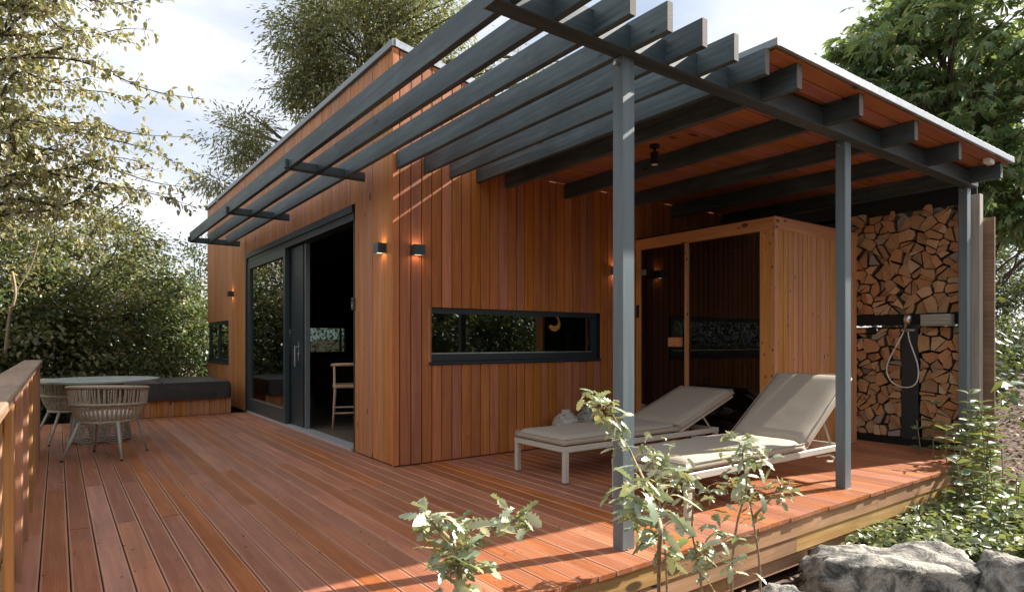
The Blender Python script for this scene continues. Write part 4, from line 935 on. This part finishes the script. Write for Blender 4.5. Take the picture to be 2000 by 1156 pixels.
# near tree at the left: trunk outside the frame, boughs reaching in over the railing
lt = thing('branchy_tree', 'near tree with sunlit yellowish leaves whose boughs reach in top left', 'tree', (-3.6, 9.0, -.4))
rs = np.random.RandomState(5); br = MB(); LP = []; LD = []
trunk = catmull([(-3.6, 9.0, -.4), (-3.5, 9.1, 1.4), (-3.4, 9.2, 3.4), (-3.1, 9.4, 6.2)], 6)
MB().tube(trunk, [.17 - .004 * i for i in range(len(trunk))], 10).build('trunk', M_bark, lt, True)
boughs = [  # (start px, py, w) -> (end px, py, w), leaf density, leafiness
    ((-60, 70, 7), (268, -10, 7.2)), ((-60, 60, 7), (330, -20, 7)), ((-80, 115, 7.2), (262, 85, 7.2)), ((-80, 110, 6.8), (395, 195, 7.4)), ((-80, 150, 7), (300, 60, 7.6)),
    ((-80, 190, 7.5), (270, 200, 7.6)), ((-80, 240, 7), (390, 340, 7.6)), ((-80, 250, 7.5), (360, 268, 7.8)), ((-80, 300, 7.2), (410, 370, 7.8)), ((-80, 350, 7), (400, 410, 7.6)),
    ((-80, 370, 7), (300, 330, 7.5)), ((-80, 400, 7), (330, 380, 7.5)), ((-80, 30, 6.5), (160, 60, 6.5)), ((-80, 0, 6.5), (130, 20, 6.5)), ((-80, 210, 6.5), (180, 150, 6.8)),
    ((-80, 280, 6.5), (200, 240, 7)), ((-80, 320, 6.5), (190, 300, 7)), ((-80, 430, 7), (220, 440, 7.6)), ((-80, 180, 8), (210, 280, 8)), ((-80, 90, 8), (200, 130, 8)), ((-80, 340, 8), (220, 350, 8)),
    ((-80, 380, 8), (200, 470, 8.2)), ((-80, 420, 8), (170, 400, 8.2)), ((-80, 270, 8.4), (160, 210, 8.4)), ((-80, 50, 8.4), (150, 180, 8.4)), ((-80, -40, 8), (230, 10, 8))]
for bi, (a, b) in enumerate(boughs):
    A_, B_ = P(*a), P(*b); tr = min(trunk, key=lambda q: (q - A_).length + abs(q.z - A_.z)); ln = (B_ - A_).length
    mids = [tr, A_] + [A_.lerp(B_, f_) + Vector(rs.normal(size=3) * .07) + Vector((0, 0, .10 * math.sin(f_ * math.pi))) for f_ in (.25, .5, .75)] + [B_]
    pts_ = catmull(mids, 5); n_ = len(pts_); r0 = .028
    br.tube(pts_, [max(.003, r0 * (1 - i / n_) ** 1.1) for i in range(n_)], 5, cap=False)
    for i in range(6, n_):
        f_ = (i - 5) / (n_ - 5)
        dens = 3 if f_ > .6 else 4
        for q in range(dens):
            if rs.rand() < (.95 if f_ < .6 else .8 - .45 * (f_ - .6)):
                p = pts_[i].lerp(pts_[i - 1], rs.rand()); d = Vector(rs.normal(size=3)); d.z *= .7; d += (B_ - A_).normalized() * .8; d.normalize()
                tl_ = rs.uniform(.10, .42) * (1 - .55 * f_); e = p + d * tl_ + Vector((0, 0, -.03)); br.tube([p, p.lerp(e, .5) + Vector(rs.normal(size=3) * .01), e], [.004, .003, .0015], 4, cap=False)
                nlv = 4 if f_ > .7 else 6
                for z in range(nlv):
                    u = rs.uniform(.25, 1.05); LP.append(list(p.lerp(e, u) + Vector(rs.normal(size=3) * .022))); LD.append(list(d * .4 + Vector(rs.normal(size=3)) * .8 + Vector((0, 0, -.5))))
br.build('branch', M_barkred, lt, True)
leaf_mesh('crown', LP, LD, .065, .05, ML_branch, lt, shape='six', droop=.25, rs=rs)
print('branchy leaves', len(LP))

# hedge and shrubs beyond the deck on the left and behind
hd = [(40, 520, 11.5, 1.3, 1.5, ML_bush, 'olive bush close behind the railing at the left edge'), (150, 470, 13, 1.5, 1.4, ML_bush, 'tall brownish olive shrub catching the sun behind the table'),
      (190, 600, 13, 1.7, 1.2, ML_hedge, 'dark green shrub right behind the round table'), (300, 585, 15, 1.3, 1.3, ML_hedge, 'dark shrub with rounded top left of the cabin'), (340, 640, 14.5, 1.2, 1.1, ML_hedge, 'low dark shrub behind the hot tub'),
      (390, 565, 17, 1.2, 1.7, ML_hedge, 'dark shrub touching the left cabin edge'), (-60, 600, 11, 1.6, 1.6, ML_hedge, 'dark shrub at the far left beyond the railing'), (100, 680, 13, 1.8, .9, ML_hedge, 'low dark shrub at the end of the railing'), (235, 500, 17, 1.0, 1.3, ML_hedge, 'pointed dark shrub against the sky'), (20, 430, 15, 1.9, 1.6, ML_bush, 'large sunlit bush below the hanging boughs')]
for k, (px, py, w_, rx, rz, lm, lb) in enumerate(hd):
    c = P(px, py, w_); bs = Vector((c.x, c.y, -.44)); bl = [(tuple(c), (rx, rx, rz), 3)]; z = c.z - rz * .9
    while z > .2: bl.append(((c.x + rs.uniform(-.4, .4), c.y + rs.uniform(-.4, .4), z), (rx * 1.1, rx * 1.1, rz * .8), 3)); z -= rz * .9
    clump_tree('shrub', lb, 'shrub', bs, bl, lm, M_barkred, 9500, .10, .065, 70 + k, .05, csize=.30, per=70, nbranch=30, shape='leaf')
tw = MB()  # pale bare stem at the left
tw.tube(catmull([P(10, 690, 9.5), P(18, 620, 9.5), P(30, 575, 9.5), P(24, 530, 9.5)], 5), [.02] * 16, 6); tw.tube(catmull([P(28, 575, 9.5), P(60, 520, 9.6), P(75, 470, 9.6)], 5), [.012] * 11, 5)
tag(tw.build('bare_stem', M_twig, smooth=True), 'pale bare forked stem in front of the dark bushes at left', 'branch')
# hedges outside the view that the glass mirrors
def hedge_row(label, pts, h, seed, lm, n=9000, ls=.16, kind=None):
    rs = np.random.RandomState(seed); a, b = np.array(pts[0]), np.array(pts[1]); t = thing('hedge', label, 'hedge', (float(a[0] + b[0]) / 2, float(a[1] + b[1]) / 2, -.44))
    K = n // 40; f_ = rs.rand(K); c = a[None] + (b - a)[None] * f_[:, None]; nrm = np.array([-(b - a)[1], (b - a)[0]]); nrm = nrm / np.linalg.norm(nrm)
    c = c + nrm * rs.normal(size=(K, 1)) * .5; z = rs.uniform(-.3, 1, K) * h * (.85 + .25 * np.sin(f_ * 17 + seed)); cl = np.column_stack([c, z])
    idx = np.repeat(np.arange(K), 40); pos = cl[idx] + rs.normal(size=(len(idx), 3)) * .26
    leaf_mesh('foliage', pos, rs.normal(size=pos.shape), ls, ls * .6, lm, t, rs=rs); return t
hedge_row('long dark hedge along the left side of the garden mirrored in the door', ((-4.8, -6), (-4.6, 17)), 3.8, 1, ML_hedge, 42000, .12)
hedge_row('long leafy hedge behind the cabin seen through its far window', ((-3.5, 18.2), (10, 18.2)), 2.9, 2, ML_bush, 22000, .12)
hedge_row('tall hedge on the camera side mirrored in the ribbon window', ((-5, -5.5), (16, -7.5)), 4.2, 3, ML_hedge, 34000, .2)
hedge_row('second hedge further back on the camera side', ((-6, -8.5), (18, -10)), 5.5, 4, ML_dark, 26000, .3)

# oak leaf with lobes
def oak_leaf(curl_=.22, fold=.10, bend=0):
    u = [0, .12, .22, .30, .38, .47, .55, .64, .72, .80, .88, .95, 1.0]; hw = [.03, .05, .15, .08, .24, .13, .31, .17, .29, .17, .19, .12, .02]
    V = []; Fc = []
    for a, b in zip(u, hw):
        lift = fold * b * 3 * (1 + .5 * math.sin(a * 9)); curl = -curl_ * a * a + .05 * math.sin(a * 5)
        V += [(a - b * .1, -b * .92 + bend * a * a, lift * .6 + curl), (a, bend * a * a, curl), (a - b * .1, b + bend * a * a, lift * .9 + curl)]
    for i in range(len(u) - 1):
        p = i * 3; Fc += [(p, p + 3, p + 4, p + 1), (p + 1, p + 4, p + 5, p + 2)]
    return V, Fc
def ovate():
    u = [0, .15, .35, .55, .78, 1]; hw = [.02, .16, .26, .25, .14, 0.01]; V = []; Fc = []
    for a, b in zip(u, hw): V += [(a, -b, b * .35 - .2 * a * a), (a, 0, -.2 * a * a), (a, b, b * .35 - .2 * a * a)]
    for i in range(5): p = i * 3; Fc += [(p, p + 3, p + 4, p + 1), (p + 1, p + 4, p + 5, p + 2)]
    return V, Fc
def mk(name, vf, mat):
    me = bpy.data.meshes.new(name); me.from_pydata(vf[0], [], vf[1]); me.materials.append(mat); me.polygons.foreach_set('use_smooth', [True] * len(me.polygons)); return me
OAK = mk('oak_leaf', oak_leaf(), ML_oak); OAKS = [OAK, mk('oak_leaf', oak_leaf(.45, .16, .12), ML_oak), mk('oak_leaf', oak_leaf(-.15, .22, -.14), ML_oak), mk('oak_leaf', oak_leaf(.7, .05, .05), ML_oak)]; OAKD = mk('dry_oak_leaf', oak_leaf(), ML_oakdry); OVA = mk('ovate_leaf', ovate(), ML_dog)
def put_leaf(me, p, d, size, parent, rg, upn=None):
    o = bpy.data.objects.new('leaf', me); COL.objects.link(o); d = Vector(d).normalized()
    n = (upn or Vector((rg.gauss(0, .6), rg.gauss(0, .6), 1))); y_ = n.cross(d); y_ = y_.normalized() if y_.length > 1e-4 else d.orthogonal().normalized(); z_ = d.cross(y_)
    Mx = Matrix((d, y_, z_)).transposed().to_4x4() @ Matrix.Diagonal((size, size * rg.uniform(.66, .95), size, 1)); Mx.translation = Vector(p) - Vector(WL[parent.name]); o.parent = parent; o.matrix_basis = Mx; return o
def sapling(label, stems, clusters, seed, ls=.078, group=None, dry=0):
    "stems: polylines; clusters: (point, leaves, spread)"
    rg = random.Random(seed); b0 = stems[0][0]; t = thing('oak_sapling', label, 'sapling', tuple(b0), group)
    for s in stems:
        c = catmull(s, 6); n = len(c); MB().tube(c, [.0065 * (1 - .6 * i / n) + .001 for i in range(n)], 6).build('stem', M_twig, t, True)
    for (p, k, spd) in clusters:
        for i in range(int(k * 1.9)):
            a = i * 2.4 + rg.uniform(-.5, .5); e = rg.uniform(-.5, .85); d = Vector((math.cos(a) * math.cos(e), math.sin(a) * math.cos(e), math.sin(e)))
            q = Vector(p) + Vector((rg.gauss(0, spd), rg.gauss(0, spd), rg.gauss(0, spd)))
            put_leaf(OAKD if rg.random() < dry else rg.choice(OAKS), q, d, ls * rg.uniform(.6, 1.2), t, rg)
# near left sapling
W = 1.85
def Q(px, py, w=W): return P(px, py, w)
def GQ(px, w, z=-.44): p = P(px, 1156, w); return Vector((p.x, p.y, z))
sapling('near oak sapling with pale lobed leaves in front of the deck left of the post',
        [[GQ(905, W), Q(900, 1150), Q(895, 1100), Q(880, 1040), Q(868, 1015)], [Q(893, 1090), Q(940, 1045, 1.9), Q(985, 1025, 1.95), Q(1015, 1010, 1.97)], [Q(885, 1060), Q(850, 1025, 1.8), Q(830, 1005, 1.78)]],
        [(Q(865, 1030), 8, .02), (Q(835, 1015, 1.8), 6, .02), (Q(885, 1075), 9, .025), (Q(900, 1110), 10, .03), (Q(870, 1100), 7, .03), (Q(925, 1055, 1.9), 5, .02), (Q(960, 1035, 1.93), 3, .015), (Q(1005, 1005, 1.97), 8, .018), (Q(900, 1145), 5, .03), (Q(1015, 1030, 1.98), 4, .015)], 4, .078)
# group in front of the lounger
W = 3.15; LS2 = .088
sapling('leaning oak sapling whose tip crosses in front of the nearest post',
        [[GQ(1285, 3.1), Q(1287, 1100), Q(1283, 1000), Q(1240, 900, 3.1), Q(1215, 850, 3.0), Q(1190, 800, 2.95), Q(1160, 785, 2.9)]],
        [(Q(1155, 785, 2.9), 9, .03), (Q(1185, 805, 2.93), 10, .03), (Q(1205, 835, 3.0), 8, .03), (Q(1215, 865, 3.0), 5, .02), (Q(1262, 965), 14, .045), (Q(1235, 990), 10, .04), (Q(1285, 1060), 7, .03), (Q(1255, 1020), 6, .03)], 5)
sapling('oak sapling with full top just right of the nearest post',
        [[GQ(1300, 3.3), Q(1302, 1120, 3.3), Q(1290, 1000, 3.3), Q(1275, 905, 3.3), Q(1278, 880, 3.3)], [Q(1290, 1000, 3.3), Q(1320, 950, 3.3), Q(1345, 925, 3.3)]],
        [(Q(1270, 890, 3.3), 12, .045), (Q(1300, 910, 3.3), 10, .04), (Q(1325, 935, 3.3), 9, .04), (Q(1290, 960, 3.3), 8, .04)], 6)
sapling('oak sapling with broad bunch of leaves before the lounger frame',
        [[GQ(1370, 3.2), Q(1368, 1120, 3.2), Q(1352, 1040, 3.2), Q(1355, 960, 3.2), Q(1345, 930, 3.2)]],
        [(Q(1345, 945, 3.2), 13, .05), (Q(1375, 965, 3.2), 7, .04), (Q(1365, 1075, 3.1), 12, .045), (Q(1375, 1110, 3.1), 8, .04)], 7)
sapling('taller oak sapling with leaf bunch against the sunlit cushion edge',
        [[GQ(1430, 3.3), Q(1430, 1110, 3.3), Q(1440, 1020, 3.3), Q(1458, 950, 3.3), Q(1450, 890, 3.3), Q(1462, 860, 3.3)]],
        [(Q(1455, 875, 3.3), 14, .05), (Q(1475, 895, 3.3), 12, .045), (Q(1440, 900, 3.3), 8, .04), (Q(1450, 950, 3.3), 7, .04), (Q(1415, 1040, 3.2), 10, .05), (Q(1430, 1085, 3.2), 8, .04)], 8)
sapling('oak sapling with a few reddish dry leaves between its neighbours',
        [[GQ(1485, 3.4), Q(1484, 1110, 3.4), Q(1470, 1010, 3.4), Q(1462, 970, 3.4)], [Q(1470, 1010, 3.4), Q(1500, 980, 3.4), Q(1520, 950, 3.4)]],
        [(Q(1440, 960, 3.4), 9, .045), (Q(1425, 945, 3.4), 6, .03), (Q(1525, 950, 3.4), 8, .03), (Q(1532, 970, 3.4), 5, .03), (Q(1465, 985, 3.4), 7, .04), (Q(1480, 1012, 3.4), 4, .03)], 9, dry=.25)

# dogwood like plants at the right
def stalk_plant(label, px, w, ztop_py, seed, n_st=3):
    rg = random.Random(seed); b = P(px, 1000, w); b.z = gz(b.x, b.y); t = thing('stalk_plant', label, 'plant', tuple(b), 'leafy upright plants at the right deck corner')
    ztop = P(px, ztop_py, w).z
    for s in range(n_st):
        ox, oy = rg.gauss(0, .10), rg.gauss(0, .10); hgt = (ztop - b.z) * rg.uniform(.72, 1.0) if s else (ztop - b.z)
        pts_ = catmull([b + Vector((ox * .4, oy * .4, 0)), b + Vector((ox * .7, oy * .7, hgt * .5)), b + Vector((ox, oy, hgt))], 6)
        MB().tube(pts_, [.005] * len(pts_), 5).build('stem', M_twig, t, True)
        z = .12
        while z < hgt:
            f_ = z / hgt; p = pts_[min(len(pts_) - 1, int(f_ * (len(pts_) - 1)))].copy(); p.z = b.z + z; a = rg.uniform(0, 6.28)
            for q in range(3 if f_ > .55 else 2):
                an = a + q * (2.1 if f_ > .55 else 3.14); put_leaf(OVA, p, (math.cos(an), math.sin(an), .25 if f_ < .9 else .5), .125 * rg.uniform(.7, 1.15), t, rg)
            z += rg.uniform(.07, .11)
dg = [(1822, 6.6, 790), (1850, 6.2, 830), (1880, 6.3, 775), (1905, 6.0, 765), (1925, 6.4, 790), (1945, 5.8, 820), (1870, 5.6, 880), (1965, 6.2, 870), (1915, 5.4, 900), (1985, 5.4, 930), (1845, 5.8, 950), (1950, 5.0, 960)]
nm = ['leftmost', 'second from the left', 'tall one before the dark rack post', 'tallest', 'fifth along', 'one leaning before the mulch', 'shorter one in the middle', 'one before the mulch slope', 'lower one in front', 'one at the right picture edge', 'short one beside the deck end', 'lowest one nearest the boulders']
for k, (px, w_, zt) in enumerate(dg): stalk_plant('upright leafy plant by the deck corner, ' + nm[k], px, w_, zt, 200 + k)
# large leaf sprig at the right edge
rgx = random.Random(9); sg = thing('leafy_sprig', 'sprig with large green leaves at the right picture edge above the mulch', 'plant', tuple(P(2040, 820, 5.2)))
for k in range(12): put_leaf(OVA, P(1985 + rgx.uniform(-25, 30), 755 + rgx.uniform(-12, 60), 5.2), (rgx.gauss(-.6, .5), rgx.gauss(0, .5), rgx.uniform(-.2, .3)), .16, sg, rgx)
MB().tube(catmull([P(2060, 860, 5.2), P(2020, 800, 5.2), P(1985, 765, 5.2)], 5), .005, 5).build('stem', M_twig, sg, True)

# ground cover, chips and litter
rs = np.random.RandomState(12)
def scatter(n, fn):
    out_ = []
    while len(out_) < n:
        p = fn();
        if p is not None: out_.append(p)
    return out_
def cover_pt():
    px = rs.uniform(1480, 2080); py = rs.uniform(985, 1120); w_ = F * 1.62 / (py - HY)
    p = P(px, py, w_)
    if p.y > 2.31 and p.x < 8.2: return None
    if rs.rand() > .4 + .6 * math.sin(p.x * 3.1 + p.y * 2) ** 2: return None
    return (p.x, p.y, gz(p.x, p.y) + rs.uniform(.02, .22) * (1 if px > 1650 else .6))
C_ = scatter(4200, cover_pt); D_ = rs.normal(size=(4200, 3)) * np.array([1, 1, .35]) + np.array([0, 0, .25])
leaf_mesh('ground_cover', C_, D_, .078, .052, ML_cover, kind='stuff', shape='six', rs=rs, label='low pale green ground cover round the boulders', cat='ground cover')
def chip_pt():
    x, y = rs.uniform(3, 15), rs.uniform(-1.5, 12)
    if x < 8.3 and y > 2.4: return None
    return (x, y, gz(x, y) + rs.uniform(.0, .03))
n = 34000; C_ = scatter(n, chip_pt); D_ = rs.normal(size=(n, 3)) * np.array([1, 1, .25])
M_chip = leafmat('bark_chip', (.09, .05, .03), (.22, .125, .075), (.40, .27, .17), .0, .03)
leaf_mesh('bark_mulch', C_, D_, .06, .032, M_chip, kind='stuff', rs=rs, droop=0, label='brown bark mulch scattered over the ground at right', cat='mulch')

# fallen leaves and grit on the deck
n = 260; C_ = [(rs.uniform(-.1, 2.5) if i % 2 else rs.uniform(-.1, 6.5), (rs.uniform(2.4, 10.5) if i % 2 else rs.uniform(2.4, 5.3)), .006) for i in range(n)]
D_ = rs.normal(size=(n, 3)) * np.array([1, 1, .06]); M_litter = leafmat('dry_litter', (.12, .07, .03), (.25, .16, .07), (.38, .28, .14), .1, .03)
leaf_mesh('leaf_litter', C_, D_, .022, .012, M_litter, kind='stuff', rs=rs, droop=0, label='few dry leaf bits and grit lying on the deck', cat='litter')
# boulders
def rockmat():
    m, nt, o = newmat('boulder_stone'); L = nt.links.new; b = N(nt, 'ShaderNodeBsdfPrincipled'); b.inputs['Roughness'].default_value = .9; L(b.outputs[0], o.inputs[0])
    tc = N(nt, 'ShaderNodeTexCoord'); n = N(nt, 'ShaderNodeTexNoise'); n.inputs['Scale'].default_value = 7; n.inputs['Detail'].default_value = 10; n.inputs['Roughness'].default_value = .62; n.inputs['Distortion'].default_value = .6; L(tc.outputs['Object'], n.inputs['Vector'])
    n2 = N(nt, 'ShaderNodeTexNoise'); n2.inputs['Scale'].default_value = 70; n2.inputs['Detail'].default_value = 6; L(tc.outputs['Object'], n2.inputs['Vector'])
    c = ramp(nt, [(.36, (.035, .036, .033)), (.45, (.15, .145, .13)), (.55, (.36, .34, .30)), (.7, (.50, .47, .41))], n.outputs[0])
    c = mixc(nt, .35, c, mixc(nt, 1.0, c, ramp(nt, [(.35, (.3, .3, .3)), (.65, (1.2, 1.2, 1.15))], n2.outputs[0]), 'MULTIPLY')); L(c, b.inputs['Base Color'])
    hh = math_n(nt, 'ADD', n.outputs[0], math_n(nt, 'MULTIPLY', n2.outputs[0], .25)); bp = N(nt, 'ShaderNodeBump'); bp.inputs['Strength'].default_value = .9; bp.inputs['Distance'].default_value = .05; L(hh, bp.inputs['Height']); L(bp.outputs[0], b.inputs['Normal']); return m
M_rock = rockmat()
from mathutils import noise as mn
def boulder(label, c, rad, seed, rz=0, cut=.55):
    import bmesh
    bm = bmesh.new(); bmesh.ops.create_icosphere(bm, subdivisions=5, radius=1)
    off = Vector((seed * 3.1, seed * 1.7, seed)); rg = random.Random(seed)
    planes = [(Vector((rg.gauss(0, 1), rg.gauss(0, 1), rg.gauss(.1, .8))).normalized(), rg.uniform(.62, .9)) for _ in range(9)] + [(Vector((.05, -.1, 1)).normalized(), cut)]
    for v in bm.verts:
        p = v.co.copy()
        for nrm, d in planes:
            q = p.dot(nrm)
            if q > d: p -= nrm * (q - d) * .9
        dsp = -.10 * max(0, .25 - abs(mn.noise(p * 2.3 + off * 2))) * 2.4 + .16 * mn.fractal(p * 1.6 + off, 1.0, 2.1, 5) + .05 * abs(mn.noise(p * 5 + off)) + .05 * mn.ridged_multi_fractal(p * 2.6 + off, .9, 2.2, 5, 1.0, 2.0) * .5
        v.co = p * (1 + dsp - .05)
    me = bpy.data.meshes.new('boulder'); M_ = Matrix.Rotation(rz, 4, 'Z') @ Matrix.Diagonal((*rad, 1)); bm.transform(M_); bm.to_mesh(me); bm.free(); me.materials.append(M_rock)
    me.polygons.foreach_set('use_smooth', [True] * len(me.polygons)); o = bpy.data.objects.new('boulder', me); COL.objects.link(o); o.location = c; tag(o, label, 'boulder'); return o
def BP(px, w_, z): p = P(px, 1100, w_); return (p.x, p.y, z)
boulder('large flat topped grey boulder in front of the deck edge', BP(1742, 4.15, -.46), (.64, .40, .40), 3, R(-36), .62)
boulder('smaller rough grey boulder at the left front of the large one', BP(1560, 3.55, -.42), (.27, .24, .26), 5, R(-20), .7)
boulder('rounded smooth grey boulder at the right bottom corner', BP(1985, 4.0, -.44), (.30, .32, .36), 8, R(10), .8)
boulder('small grey stone at the bottom beside the saplings', BP(1400, 3.3, -.45), (.16, .14, .12), 11, 0, .8)
